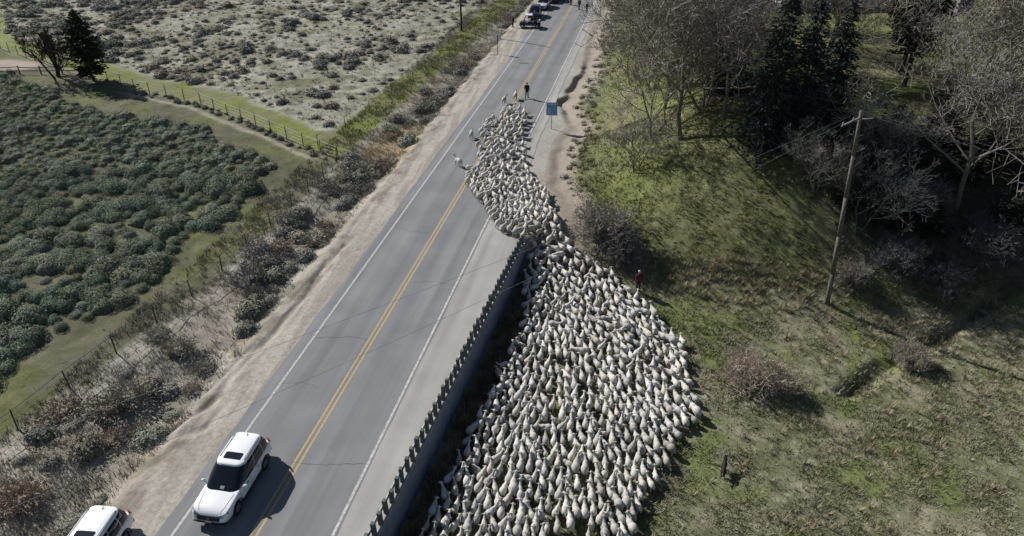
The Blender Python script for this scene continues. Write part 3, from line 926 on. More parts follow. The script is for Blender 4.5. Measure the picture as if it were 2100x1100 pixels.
# ------------------------------------------------------------------ trees
def branch_tree(seed, hgt, levels=5, spread=.55, kids=(5, 5, 5, 4, 4), trunk_r=.2, first=.16, up=.25, lens=(1, .62, .55, .5, .5), multi=1, twig=.011):
    """leafless tree: list of (p0, p1, r0, r1, level)"""
    R = random.Random(seed); segs = []
    def grow_(p, d, ln, r, lev):
        nseg = 4 if lev < 2 else (3 if lev < 4 else 2)
        pts = [p]; dd = d.copy(); q = p.copy()
        for i in range(nseg):
            dd = (dd + Vector((R.gauss(0, .13), R.gauss(0, .13), R.gauss(0, .08) + up * .12 * (lev > 0)))).normalized()
            q2 = q + dd * (ln / nseg)
            ra = max(twig, r * (1 - .62 * i / nseg)); rb = max(twig * .8, r * (1 - .62 * (i + 1) / nseg))
            segs.append((q.copy(), q2.copy(), ra, rb, lev)); q = q2; pts.append(q.copy())
        if lev + 1 < levels:
            for k_ in range(kids[lev]):
                t = R.uniform(first if lev == 0 else .25, 1.0)
                fi = t * nseg; i = min(nseg - 1, int(fi)); pp = pts[i].lerp(pts[i + 1], fi - i)
                az = R.uniform(0, 6.283) if lev == 0 else R.uniform(0, 6.283)
                perp = dd.orthogonal(); perp.rotate(Matrix.Rotation(az, 3, dd))
                nd = (dd * (1 - spread * R.uniform(.7, 1.2)) + perp * spread * R.uniform(.8, 1.3) + Vector((0, 0, up * .5))).normalized()
                grow_(pp, nd, ln * lens[lev + 1] * R.uniform(.7, 1.2) * (1.1 - .35 * t), max(twig, r * (1 - .6 * t) * .55), lev + 1)
    for m_ in range(multi):
        a = R.uniform(0, 6.283)
        d = Vector((math.cos(a) * (.35 if multi > 1 else .04), math.sin(a) * (.35 if multi > 1 else .04), 1)).normalized()
        grow_(Vector((math.cos(a) * .15 * (multi > 1), math.sin(a) * .15 * (multi > 1), -.2)), d, hgt * R.uniform(.8, 1.0), trunk_r, 0)
    return segs

def seg_mesh(name, segs, sides, ca, cb, seed=0):
    r = np.random.default_rng(seed)
    P0 = np.array([s[0][:] for s in segs]); P1 = np.array([s[1][:] for s in segs])
    r0 = np.array([s[2] for s in segs]); r1 = np.array([s[3] for s in segs])
    d = P1 - P0; d /= np.linalg.norm(d, axis=1)[:, None]
    ref = np.where(np.abs(d[:, 2:3]) > .9, np.array([[1., 0, 0]]), np.array([[0., 0, 1]]))
    a = np.cross(d, ref); a /= np.linalg.norm(a, axis=1)[:, None]; b = np.cross(d, a)
    n = len(segs); V = np.empty((n, 2 * sides, 3))
    for i in range(sides):
        t = 2 * math.pi * i / sides; o = a * math.cos(t) + b * math.sin(t)
        V[:, i] = P0 + o * r0[:, None]; V[:, sides + i] = P1 + o * r1[:, None]
    F = np.empty((n, sides, 4), int); base = np.arange(n) * 2 * sides
    for i in range(sides):
        j = (i + 1) % sides
        F[:, i] = np.stack([base + i, base + j, base + sides + j, base + sides + i], 1)
    t = r.random(n)[:, None]
    c = (np.array(ca)[None] * (1 - t) + np.array(cb)[None] * t)
    return np_mesh(name, V.reshape(-1, 3), F.reshape(-1, 4), np.repeat(c, 2 * sides, 0))
bark_m = mat('bark', attr=True, rough=.95, spec=.1, objcol=True)

def bare_proto(seed, **kw):
    ca = kw.pop('ca', (.13, .12, .105)); cb = kw.pop('cb', (.29, .272, .245))
    s = branch_tree(seed, **kw)
    t = seg_mesh('trunk', [q for q in s if q[4] <= 1], 6, ca, tuple(.6 * a + .4 * b for a, b in zip(ca, cb)), seed); t.materials.append(bark_m)
    c = seg_mesh('crown', [q for q in s if q[4] > 1], 3, ca, cb, seed + 1); c.materials.append(bark_m)
    print('bare', seed, len(s))
    return t, c

def put_tree(name, meshes, x, y, s, rz, label, cat, group=None, color=(1, 1, 1, 1), sz=None):
    o = empty(name, (x, y, H(x, y) - .1), rz, label, cat, group)
    o.scale = (s, s, sz or s)
    for nm, me in zip(('trunk', 'crown'), meshes):
        link(nm, me, None, o).color = color
    return o

BARE = [bare_proto(301, hgt=8.0, kids=(10, 8, 7, 5, 0), spread=.66, trunk_r=.17, up=.34, lens=(1, .82, .62, .52, .5), twig=.015),
        bare_proto(302, hgt=8.0, kids=(9, 8, 7, 5, 0), spread=.60, trunk_r=.15, up=.45, lens=(1, .80, .62, .52, .5), twig=.015),
        bare_proto(303, hgt=6.5, kids=(7, 6, 5, 5, 0), spread=.55, trunk_r=.10, up=.5, lens=(1, .78, .62, .52, .5), multi=3, ca=(.15, .14, .125), cb=(.31, .29, .26), twig=.014)]
bg_grp = 'leafless trees on the hill'
def bt(k, x, y, s, rz, label, color=(1, 1, 1, 1)):
    put_tree('bare_tree', BARE[k], x, y, s, rz, label, 'tree', bg_grp, color)
warm = (1.1, 1.05, .95, 1); cool = (.9, .95, 1.0, 1); pale = (1.35, 1.3, 1.15, 1)
bt(0, 18.0, 60.5, 1.25, .3, 'broad grey leafless tree on the open grass, closest to the road gully', (1.15, 1.12, 1.05, 1))
bt(2, 14.4, 58.5, .6, 1.1, 'thin young leafless tree standing alone near the gully bank', (.9, .9, .9, 1))
bt(2, 15.6, 64.5, 1.15, 5.5, 'many-stemmed leafless tree on the gully side of the broad grey one', warm)
bt(2, 19.0, 73.5, 1.35, .5, 'many-stemmed leafless tree between the lone third spruce and the gully', warm)
bt(1, 16.5, 70.0, 1.2, 2.0, 'leafless tree behind the broad grey one, at the open lawn edge', warm)
bt(1, 21.3, 61.5, 1.2, 4.0, 'tall leafless tree standing against the dark twin spruces', (.95, .95, .95, 1))
bt(2, 19.8, 66.0, 1.4, 2.7, 'many-stemmed leafless tree between the broad grey tree and the spruces', (.95, .95, .95, 1))
bt(0, 22.5, 78.0, 1.3, 5.1, 'leafless tree behind the lone third spruce', cool)
bt(1, 17.5, 84.0, 1.25, 3.9, 'grey leafless tree on the far grass between gully and house', warm)
bt(0, 25.5, 92.0, 1.35, 1.1, 'leafless tree on the far lawn, left of the house', warm)
bt(2, 30.0, 73.0, 1.2, .8, 'slim many-stemmed leafless tree on the lawn between spruces and tall pine', warm)
bt(0, 33.0, 83.0, 1.25, 2.5, 'leafless tree in front of the house', (1, 1, 1, 1))
bt(2, 28.0, 53.5, .6, 3.6, 'short leafless tree at the foot of the spruces', (.8, .8, .78, 1))
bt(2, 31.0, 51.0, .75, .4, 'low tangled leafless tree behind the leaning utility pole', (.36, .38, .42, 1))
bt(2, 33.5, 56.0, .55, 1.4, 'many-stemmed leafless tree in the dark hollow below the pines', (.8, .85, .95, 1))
bt(0, 38.0, 53.5, 1.2, .9, 'large leafless tree over the shaded slope', (.95, .95, .95, 1))
bt(1, 42.5, 55.0, 1.5, 1.7, 'large leafless tree at the head of the shaded slope', warm)
bt(0, 45.5, 61.0, 1.55, 4.4, 'pale leafless tree behind the shaded slope, towards the shed', pale)
bt(1, 43.8, 58.5, 1.2, 5.7, 'leafless tree between the tall pine and the shaded slope', (1, 1, 1, 1))
bt(2, 47.5, 66.0, 1.5, .7, 'many-stemmed leafless tree next to the tall pine, towards the shed', warm)
bt(0, 50.0, 70.0, 1.5, 3.0, 'pale leafless tree in front of the grey shed', pale)
bt(2, 52.0, 76.0, 1.5, 5.0, 'pale many-stemmed leafless tree in front of the grey shed', pale)
bt(1, 56.0, 84.0, 1.5, .2, 'pale leafless tree beyond the grey shed', pale)
bt(2, 20.6, 70.5, 1.2, 3.4, 'many-stemmed leafless tree close behind the lone third spruce', (.95, .93, .9, 1))
bt(2, 15.2, 77.5, 1.15, 1.9, 'many-stemmed leafless tree on the open grass past the blue sign', warm)
bt(0, 20.5, 88.0, 1.2, 2.2, 'leafless tree in the far grove between gully and house', warm)
bt(1, 46.5, 53.0, 1.3, 2.9, 'large leafless tree on the outer side of the shaded slope', (.9, .9, .92, 1))
bt(2, 41.0, 65.5, 1.1, 4.1, 'many-stemmed leafless tree below the tall pine', (.85, .85, .85, 1))
bt(2, 12.6, 84.0, .9, .2, 'small leafless tree by the far right bank', warm)
bt(2, 13.2, 97.0, 1.1, 1.2, 'leafless tree by the far right bank, nearer the people on the road', warm)

# conifers
def conifer_proto(seed, hgt, rad, pal, base=.06, whorls=34, droop=.35, open_=0.0, per=11, leaf=.32):
    r = np.random.default_rng(seed); V = []; T = []; Hh = []
    segs = [(Vector((0, 0, -.2)), Vector((0, 0, hgt * .5)), .016 * hgt, .011 * hgt, 0), (Vector((0, 0, hgt * .5)), Vector((0, 0, hgt * .98)), .011 * hgt, .01, 0)]
    C = []; D = []
    for w in range(whorls):
        t = base + (1 - base) * (w + r.random() * .7) / whorls
        z0 = hgt * t
        rr = rad * ((1 - t) ** .8 if open_ == 0 else min(1, 1.9 * (1 - t)) ** .8 * min(1, .6 + 1.6 * (t - base)) * (.82 + .25 * r.random()))
        for k_ in range(per):
            a = r.uniform(0, 6.283); ln = rr * r.uniform(.65, 1.1)
            if ln < .15: ln = .15
            dz = -droop * ln * r.uniform(.4, 1.2) if open_ == 0 else ln * r.uniform(-.1, .45)
            e = Vector((math.cos(a) * ln, math.sin(a) * ln, z0 + dz))
            segs.append((Vector((0, 0, z0)), e, .03, .012, 1))
            m = max(3, int(ln * 9))
            for j in range(m):
                f = (j + r.random()) / m
                if f < .2: continue
                c = Vector((0, 0, z0)).lerp(e, f)
                C.append((c.x + r.normal(0, .10), c.y + r.normal(0, .10), c.z - droop * .25 * ln * f * (1 - f) * 2 + r.normal(0, .09)))
                D.append((math.cos(a) + r.normal(0, .5), math.sin(a) + r.normal(0, .5), -.25 + r.normal(0, .35)))
    C = np.array(C); D = np.array(D); D /= np.linalg.norm(D, axis=1)[:, None]; n = len(C)
    nr = r.normal(size=(n, 3)) + np.array([[0, 0, .8]]); b = np.cross(D, nr); b /= np.linalg.norm(b, axis=1)[:, None]
    s = leaf * r.uniform(.7, 1.4, n)[:, None]
    V = np.stack([C - D * s * .5, C - b * s * .22, C + D * s * .6, C + b * s * .22], 1).reshape(-1, 3)
    tone = np.repeat(r.uniform(.7, 1.3, n), 4); hue = np.repeat(r.random(n), 4)
    cme = np_mesh('crown', V, np.arange(4 * n).reshape(-1, 4), tint(tone, hue, *pal)); cme.materials.append(leaf_m)
    tme = seg_mesh('trunk', segs, 6, (.06, .05, .04), (.10, .085, .07), seed); tme.materials.append(bark_m)
    print('conifer', seed, n)
    return tme, cme
SPR = conifer_proto(401, 12.5, 3.0, ((.018, .032, .030), (.035, .055, .05)), base=.03, whorls=40, per=12)
PINE = conifer_proto(402, 15, 3.3, ((.022, .034, .020), (.05, .062, .035)), base=.2, whorls=34, per=14, open_=1, leaf=.36)
put_tree('spruce_tree', SPR, 24.3, 57.5, 1.0, .3, 'dark blue-green spruce, the taller of the pair above the hillside', 'tree', 'twin spruces', sz=1.1)
put_tree('spruce_tree', SPR, 26.6, 58.2, .95, 2.3, 'dark blue-green spruce, the fuller of the pair beside the pole', 'tree', 'twin spruces', sz=.98)
put_tree('spruce_tree', SPR, 22.2, 68.0, .8, 4.3, 'dark spruce behind the broad grey leafless tree', 'tree')
put_tree('pine_tree', PINE, 38.0, 72.5, 1.0, .9, 'tall dark pine with a bare lower trunk on the lawn', 'tree')
put_tree('pine_tree', PINE, 38.8, 77.0, 1.0, 2.9, 'dark pine close behind the tall pine on the lawn', 'tree')
put_tree('spruce_tree', SPR, 29.6, 62.0, .85, .9, 'dark spruce added behind the fuller twin spruce to shade the slope', 'tree')  # extra spruce, added to throw shade on the slope
put_tree('spruce_tree', SPR, 44.5, 52.5, .9, 1.9, 'dark spruce in the shaded slope by the frame edge', 'tree')
# lone evergreen and dead clump by the cross fence
JUN = conifer_proto(403, 8.5, 2.7, ((.026, .036, .018), (.05, .062, .03)), base=.10, whorls=26, per=15, open_=1, leaf=.40)
put_tree('juniper_tree', JUN, -52.0, 76.5, 1.0, .4, 'lone dark evergreen standing by the cross fence', 'tree')
DEAD = bare_proto(405, hgt=3.6, kids=(7, 6, 5, 4, 0), spread=.4, trunk_r=.12, up=.6, lens=(1, .8, .6, .5, .5), multi=4, ca=(.045, .038, .035), cb=(.09, .075, .07), twig=.018)
put_tree('dead_shrub', DEAD, -57.5, 77.0, 1.15, .4, 'dark leafless multi-stemmed shrub next to the lone evergreen', 'shrub')
# bare thickets
TH = bare_proto(406, hgt=1.7, kids=(8, 7, 5, 0, 0), levels=4, spread=.6, trunk_r=.04, up=.3, lens=(1, .75, .6, .5, .5), multi=16, ca=(.125, .117, .105), cb=(.25, .237, .215), twig=.010)
TH2 = bare_proto(408, hgt=1.5, kids=(5, 5, 4, 0, 0), levels=4, spread=.6, trunk_r=.03, up=.25, lens=(1, .75, .6, .5, .5), multi=14, ca=(.15, .13, .115), cb=(.28, .25, .22), twig=.008)
put_tree('bare_bush', TH, 12.6, 49.5, 1.55, .5, 'dense grey leafless bush at the foot of the hill, right beside the flock', 'bush', color=(1.35, 1.3, 1.25, 1))
put_tree('bare_bush', TH, 14.3, 48.2, 1.1, 2.5, 'grey leafless bush behind the herder in red', 'bush')
put_tree('bare_bush', TH2, 22.9, 36.2, 1.5, 1.5, 'brownish leafless bush standing open in the dry field', 'bush', color=(1.6, 1.52, 1.42, 1))
put_tree('bare_bush', TH2, 24.6, 36.6, 1.1, 3.5, 'low brownish leafless bush spreading beside the open field bush', 'bush', color=(1.6, 1.52, 1.42, 1))
put_tree('bare_bush', TH, 33.0, 40.6, .8, 3.1, 'small pale leafless bush at the field ditch', 'bush', color=(1.3, 1.22, 1.1, 1))
put_tree('bare_bush', TH, 30.4, 47.6, .8, .1, 'pale leafless bush behind the leaning pole foot', 'bush', color=(1.2, 1.15, 1.1, 1))
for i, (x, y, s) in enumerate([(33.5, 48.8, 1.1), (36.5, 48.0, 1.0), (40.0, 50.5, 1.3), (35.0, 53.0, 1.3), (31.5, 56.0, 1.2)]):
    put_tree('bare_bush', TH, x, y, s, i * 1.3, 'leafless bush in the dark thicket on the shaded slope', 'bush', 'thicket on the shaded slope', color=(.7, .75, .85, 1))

EV = conifer_proto(407, 3.2, 1.5, ((.016, .024, .016), (.034, .045, .028)), base=.02, whorls=14, per=14, open_=1, leaf=.26)  # low dark evergreens, added to make the shaded slope darker
for i, (x, y, q) in enumerate([(30.2, 52.6, 1.0), (33.2, 51.4, 1.15), (36.0, 51.2, 1.0), (31.8, 55.6, 1.2), (35.2, 55.2, 1.3), (38.8, 55.8, 1.2), (41.5, 51.8, 1.3), (34.0, 58.5, 1.3), (37.5, 59.2, 1.2), (29.6, 57.2, 1.1), (40.8, 57.6, 1.4), (44.2, 55.6, 1.4)]):
    put_tree('added_shrub', EV, x, y, q, i * 1.7, 'dark evergreen shrub added to deepen the shade under the leafless trees', 'shrub', 'evergreen shrubs added to darken the hollow', sz=q * (.7 + .06 * (i % 5)))
# ------------------------------------------------------------------ sheep
wool_m = mat('wool', attr=True, rough=.95, spec=.05, objcol=True, var=.10, vscale=14, bump=.02, bscale=38)
def sheep_prims(turn, dip, stride, fat):
    hx = .20 * turn; hz = -.30 * dip
    p = [('e', (0, -.20, .56), (.225 * fat, .29, .245)), ('e', (0, .10, .57), (.168 * fat, .28, .215)), ('e', (0, -.34, .55), (.185 * fat, .16, .2)),
         ('c', (0, .26, .63), .11, (hx * .35, .48, .80 + hz * .5), .066),
         ('c', (hx * .35, .48, .80 + hz * .5), .068, (hx * .7, .57, .90 + hz), .075),
         ('c', (hx * .7, .57, .90 + hz), .08, (hx * 1.25, .75, .80 + hz * 1.2), .046),
         ('e', (hx * .7 + .125, .545, .92 + hz), (.085, .03, .034)), ('e', (hx * .7 - .125, .545, .92 + hz), (.085, .03, .034)),
         ('c', (0, -.48, .60), .035, (0, -.55, .46), .028)]
    for sx, y0, ph in ((.12, .24, 1), (-.12, .24, -1), (.13, -.36, -1), (-.13, -.36, 1)):
        o = .10 * stride * ph
        p += [('c', (sx, y0, .46), .072, (sx * .95, y0 + o * .5, .26), .042), ('c', (sx * .95, y0 + o * .5, .26), .040, (sx * .95, y0 + o, .035), .034)]
    return p
SH_HI, SH_LO = [], []
for i, (tn, dp, st, ft) in enumerate([(0, 0, .4, 1.0), (.8, .1, -.6, 1.05), (-.8, .1, .8, .95), (.2, .5, -1, 1.08), (-.3, .9, .7, 1.0), (0, -.15, -.3, .9)]):
    for lst, ratio in ((SH_HI, .42), (SH_LO, .10)):
        me = blob('sheep', sheep_prims(tn, dp, st, ft), .030, 3, ratio)
        v = coords(me)
        c = np.tile(np.array([.475, .466, .436]), (len(v), 1))
        face = ss(.56, .64, v[:, 1])
        leg = 1 - ss(.26, .36, v[:, 2])
        dk = np.array([.27, .25, .225]) if i not in (3, 1) else np.array([.10, .09, .082])  # shade on the heads painted into the grey faces; two variants dark-faced
        c = c * (1 - face[:, None]) + dk * face[:, None]
        c = c * (1 - leg[:, None]) + np.array([.36, .325, .28]) * leg[:, None]
        c *= (.92 + .16 * vnoise(v[:, 0] * 9 + v[:, 2] * 5, v[:, 1] * 9, 7 + i))[:, None]
        set_cols(me, c)
        me.materials.append(wool_m); lst.append(me)
print('sheep polys', [len(m.polygons) for m in SH_HI], [len(m.polygons) for m in SH_LO])

FLOCK = [(6.5, 15), (6.6, 21.2), (6.9, 23.5), (7.2, 26.6), (7.4, 29.6), (7.9, 34.6), (8.3, 38.4), (8.1, 40.5), (7.6, 43.6), (7.3, 47.2), (5.6, 48.0), (4.2, 49.6), (2.0, 53.0), (.5, 55.6),
         (-.6, 58.2), (.1, 60.8), (-.9, 64), (-1.6, 68.2), (-1.4, 72.0), (-.5, 75.6), (1.2, 76.4), (2.2, 74.6), (2.8, 70.5), (3.4, 66.5), (4.6, 61.5), (5.4, 59.2), (7.6, 55.2),
         (9.2, 50.6), (10.6, 48.2), (13.6, 46.3), (16.2, 43.6), (18.9, 39.4), (19.2, 36.0), (19.9, 33.0), (18.6, 30.4), (17.8, 28.0), (16.9, 25.5), (16.4, 23.2), (16.2, 15)]
def inside(x, y, poly):
    r = np.zeros(x.shape, bool)
    for (x0, y0), (x1, y1) in zip(poly, poly[1:] + poly[:1]):
        cnd = ((y0 > y) != (y1 > y)) & (x < (x1 - x0) * (y - y0) / (y1 - y0 + 1e-12) + x0)
        r ^= cnd
    return r
def heading(x, y):
    """flow direction of the flock (radians from +y, anticlockwise)"""
    tx = np.interp(y, [15, 44, 50, 56, 62, 90], [9.6, 8.6, 6.0, 2.5, 1.0, .4]); ty = np.interp(y, [15, 40, 44, 58, 90], [58, 52, 54, 66, 100])
    return np.arctan2(-(tx - x), ty - y)
n = 40000
qx = rng.uniform(-3, 21, n); qy = rng.uniform(16, 78, n)
ok = inside(qx, qy, FLOCK)
# a few thin spots inside the flock
hole = fbm(qx * .45, qy * .45, 131, 2)
ok &= ~((hole > .82) & (qy < 40)) 
edge_gap = poly_dist(qx, qy, FLOCK + FLOCK[:1])
ok &= (edge_gap > .15) & ~((edge_gap < .8) & (rng.random(n) < .3))
ok &= ~((qy > 60) & (rng.random(n) < .55))
Q = np.stack([qx, qy], 1)[ok]
LAT, LON = .35, .66
keep = []; cell = {}
for x, y in Q:
    th = float(heading(x, y)); k0 = (int(x // .8), int(y // .8)); good = True
    c, s = math.cos(th), math.sin(th)
    lat, lon = (LAT, LON) if y < 58 else (.50, .95)
    for i in (-1, 0, 1):
        for j in (-1, 0, 1):
            for (a, b) in cell.get((k0[0] + i, k0[1] + j), ()):
                dx, dy = a - x, b - y
                u = dx * c + dy * s; w = -dx * s + dy * c
                if (u / lat) ** 2 + (w / lon) ** 2 < 1: good = False; break
            if not good: break
        if not good: break
    if good:
        cell.setdefault(k0, []).append((x, y)); keep.append((x, y))
P = np.array(keep)
# let neighbours push each other apart
for it in range(14):
    th = heading(P[:, 0], P[:, 1]); c, s = np.cos(th), np.sin(th)
    mv = np.zeros_like(P)
    order = np.argsort(P[:, 1]); ys_ = P[order, 1]
    lo = np.searchsorted(ys_, P[:, 1] - 1.0); hi = np.searchsorted(ys_, P[:, 1] + 1.0)
    for i in range(len(P)):
        nb = order[lo[i]:hi[i]]; nb = nb[nb != i]
        d = P[i] - P[nb]
        u = d[:, 0] * c[i] + d[:, 1] * s[i]; w = -d[:, 0] * s[i] + d[:, 1] * c[i]
        f6 = 1.0 if P[i, 1] < 58 else 1.2
        m = np.sqrt((u / (.475 * f6)) ** 2 + (w / (.88 * f6)) ** 2) + 1e-6
        f = np.clip(1 - m, 0, None) * .22
        uu = np.sum(f * u / m); ww = np.sum(f * w / m)
        mv[i] = (uu * c[i] - ww * s[i], uu * s[i] + ww * c[i])
    P2 = P + np.clip(mv, -.08, .08)
    good = inside(P2[:, 0], P2[:, 1], FLOCK) & (P2[:, 0] > np.where(P2[:, 1] < 47, rail_x(P2[:, 1]) + .95, -9))
    P[good] = P2[good]
P = P[inframe(P[:, 0], P[:, 1], -1.0, 25)]
d_ = proj(P[:, 0], P[:, 1], -1.0)[2]
P = P[np.argsort(d_)]
print('flock', len(P))
th = heading(P[:, 0], P[:, 1]) + rng.normal(0, 1, len(P)) * np.interp(P[:, 1], [20, 38, 46, 60], [.19, .24, .42, .38]) + np.where(rng.random(len(P)) < .05, rng.normal(0, .9, len(P)), 0)
zz = height(P[:, 0], P[:, 1]); zz = np.where((P[:, 0] < 3.95), 0.0, zz)
sc = rng.normal(.86, .085, len(P)).clip(.64, 1.06)
tone = rng.normal(1.0, .13, len(P)).clip(.55, 1.25); warmth = rng.normal(.012, .016, len(P))
NI = 300
sheep_tags = ('off-white woolly sheep in the middle of the packed flock below the guardrail', 'sheep', 'sheep in the near part of the flock')
def put_sheep(x, y, z, a, s, k, tn, wm, tags):
    o = bpy.data.objects.new('sheep', SH_HI[k]); COL.objects.link(o)
    o.location = (x, y, z); o.rotation_euler = (0, 0, a); o.scale = (s, s, s)
    o.color = (tn * (1 + wm), tn, tn * (1 - wm * 1.6), 1)
    tag(o, *tags); return o
wall_gap = P[:, 0] - rail_x(P[:, 1])
edge_now = poly_dist(P[:, 0], P[:, 1], FLOCK[28:] )
for i in range(NI):
    kk_ = int(rng.choice(6, p=[.29, .12, .24, .05, .13, .17]))
    if kk_ in (1, 3): tg = ('dark-faced off-white sheep in the near part of the packed flock', 'sheep', 'dark-faced sheep in the flock')
    elif wall_gap[i] < 2.6: tg = ('off-white sheep on the flock edge along the foot of the retaining wall', 'sheep', 'sheep along the wall')
    elif edge_now[i] < 1.3: tg = ('off-white sheep on the outer fringe of the flock, next to the open grass', 'sheep', 'sheep on the grass fringe')
    elif kk_ == 4: tg = ('off-white sheep with lowered head, hemmed in by the packed flock below the guardrail', 'sheep', 'sheep with lowered heads')
    else: tg = sheep_tags
    put_sheep(P[i, 0], P[i, 1], zz[i], th[i], sc[i], kk_, tone[i], warmth[i], tg)
LO = []
for me in SH_LO:
    t = tris(me); ca = np.empty(len(me.vertices) * 4, dtype=np.float32); me.color_attributes['Col'].data.foreach_get('color', ca)
    LO.append((coords(me).copy(), t.copy(), ca.reshape(-1, 4)[:, :3].copy()))
Vs, Fs, Cs = [], [], []; off = 0
for i in range(NI, len(P)):
    V, F, C = LO[int(rng.choice(6, p=[.29, .12, .24, .05, .13, .17]))]
    c, s = math.cos(th[i]), math.sin(th[i])
    W = np.empty_like(V); W[:, 0] = (V[:, 0] * c - V[:, 1] * s) * sc[i] + P[i, 0]; W[:, 1] = (V[:, 0] * s + V[:, 1] * c) * sc[i] + P[i, 1]; W[:, 2] = V[:, 2] * sc[i] + zz[i]
    Vs.append(W); Fs.append(F + off); off += len(V); Cs.append(C * tone[i] * np.array([1 + warmth[i], 1, 1 - 1.6 * warmth[i]]))
fl = link('sheep_flock', np_mesh('sheep_flock', np.concatenate(Vs), np.concatenate(Fs), np.concatenate(Cs), True), wool_m, kind='stuff',
          label='rest of the white flock funnelling past the guardrail end onto the road', cat='sheep')
# singled-out animals on the asphalt
put_sheep(-.05, 79.6, 0, .1, 1.05, 0, 1.05, 0, ('white sheep leading the flock right behind the walking man', 'sheep'))
put_sheep(-1.0, 78.0, 0, -.05, 1.0, 1, .95, 0, ('white sheep second in line behind the leading sheep', 'sheep'))
put_sheep(-1.55, 60.0, 0, .9, 1.05, 5, 1.1, 0, ('white sheep strayed out furthest across the yellow centre line', 'sheep'))
put_sheep(-2.05, 67.0, 0, .1, 1.0, 2, 1.0, 0, ('white sheep walking apart on the flank past the centre line', 'sheep'))

# ------------------------------------------------------------------ dog
def animal_dog():
    p = [('e', (0, -.18, .42), (.115, .24, .125)), ('e', (0, .14, .42), (.125, .24, .15)), ('c', (0, .28, .48), .09, (.0, .42, .60), .07),
         ('e', (0, .46, .63), (.07, .085, .07)), ('c', (0, .50, .62), .045, (0, .62, .585), .03),
         ('c', (.045, .44, .68), .025, (.06, .43, .745), .010), ('c', (-.045, .44, .68), .025, (-.06, .43, .745), .010),
         ('c', (0, -.38, .46), .035, (.02, -.56, .36), .04), ('c', (.02, -.56, .36), .04, (.03, -.70, .38), .018)]
    for sx in (.075, -.075):
        f = .05 if sx > 0 else -.04
        p += [('c', (sx, .22, .36), .055, (sx, .20 + f, .20), .03), ('c', (sx, .20 + f, .20), .028, (sx, .22 + f, .03), .026), ('e', (sx, .25 + f, .022), (.028, .045, .022)),
              ('c', (sx, -.26, .38), .075, (sx, -.20 - f, .25), .042), ('c', (sx, -.20 - f, .25), .036, (sx, -.34 - f, .14), .024), ('c', (sx, -.34 - f, .14), .022, (sx, -.31 - f, .025), .022),
              ('e', (sx, -.28 - f, .022), (.026, .042, .022))]
    me = blob('dog', p, .016, 3, .5); v = coords(me)
    c = np.tile(np.array([.018, .017, .018]), (len(v), 1))
    w = ((v[:, 1] > .56) | ((v[:, 1] < -.64)) | ((v[:, 2] < .07) & (v[:, 1] > 0)))
    c[w] = (.45, .44, .42)
    set_cols(me, c); me.materials.append(mat('dog_fur', attr=True, rough=.8, spec=.2)); return me
dg_ = link('sheepdog', animal_dog(), None, label='black sheepdog with white markings standing alone in the dry grass', cat='dog')
dg_.location = (21.0, 28.9, H(21.0, 28.9)); dg_.rotation_euler = (0, 0, -.15); dg_.scale = (1.15, 1.15, 1.15)

# ------------------------------------------------------------------ people
skin_m = mat('skin', (.42, .27, .20), rough=.6)
def J(pose):
    """joints of a 1.76 m figure facing +y"""
    w = pose == 'walk'
    k = .0 if not w else 1.0
    j = dict(pel=(0, 0, .95), chest=(0, .02, 1.28), neck=(0, .02, 1.48), head=(0, .05, 1.64))
    j.update(hipL=(.09, 0, .92), hipR=(-.09, 0, .92), kneeL=(.10, .05 + .18 * k, .50), kneeR=(-.10, .03 + .02 * k, .50),
             ankL=(.10, .0 + .22 * k, .085), ankR=(-.10, .0 - .34 * k, .11 + .05 * k), toeL=(.12, .16 + .24 * k, .035), toeR=(-.12, .16 - .32 * k, .035),
             shL=(.19, .01, 1.42), shR=(-.19, .01, 1.42))
    if pose == 'wide':     # arms held out from the body, shooing the flock on
        j.update(elL=(.42, .10, 1.28), elR=(-.36, .12, 1.22), wrL=(.60, .25, 1.20), wrR=(-.42, .34, 1.16))
    else:
        j.update(elL=(.25, -.04 - .12 * k, 1.14), elR=(-.25, -.02 + .08 * k, 1.14), wrL=(.26, .06 - .06 * k, .90), wrR=(-.26, .06 + .22 * k, .93))
    return {a: Vector(b) for a, b in j.items()}
PERSON = {}
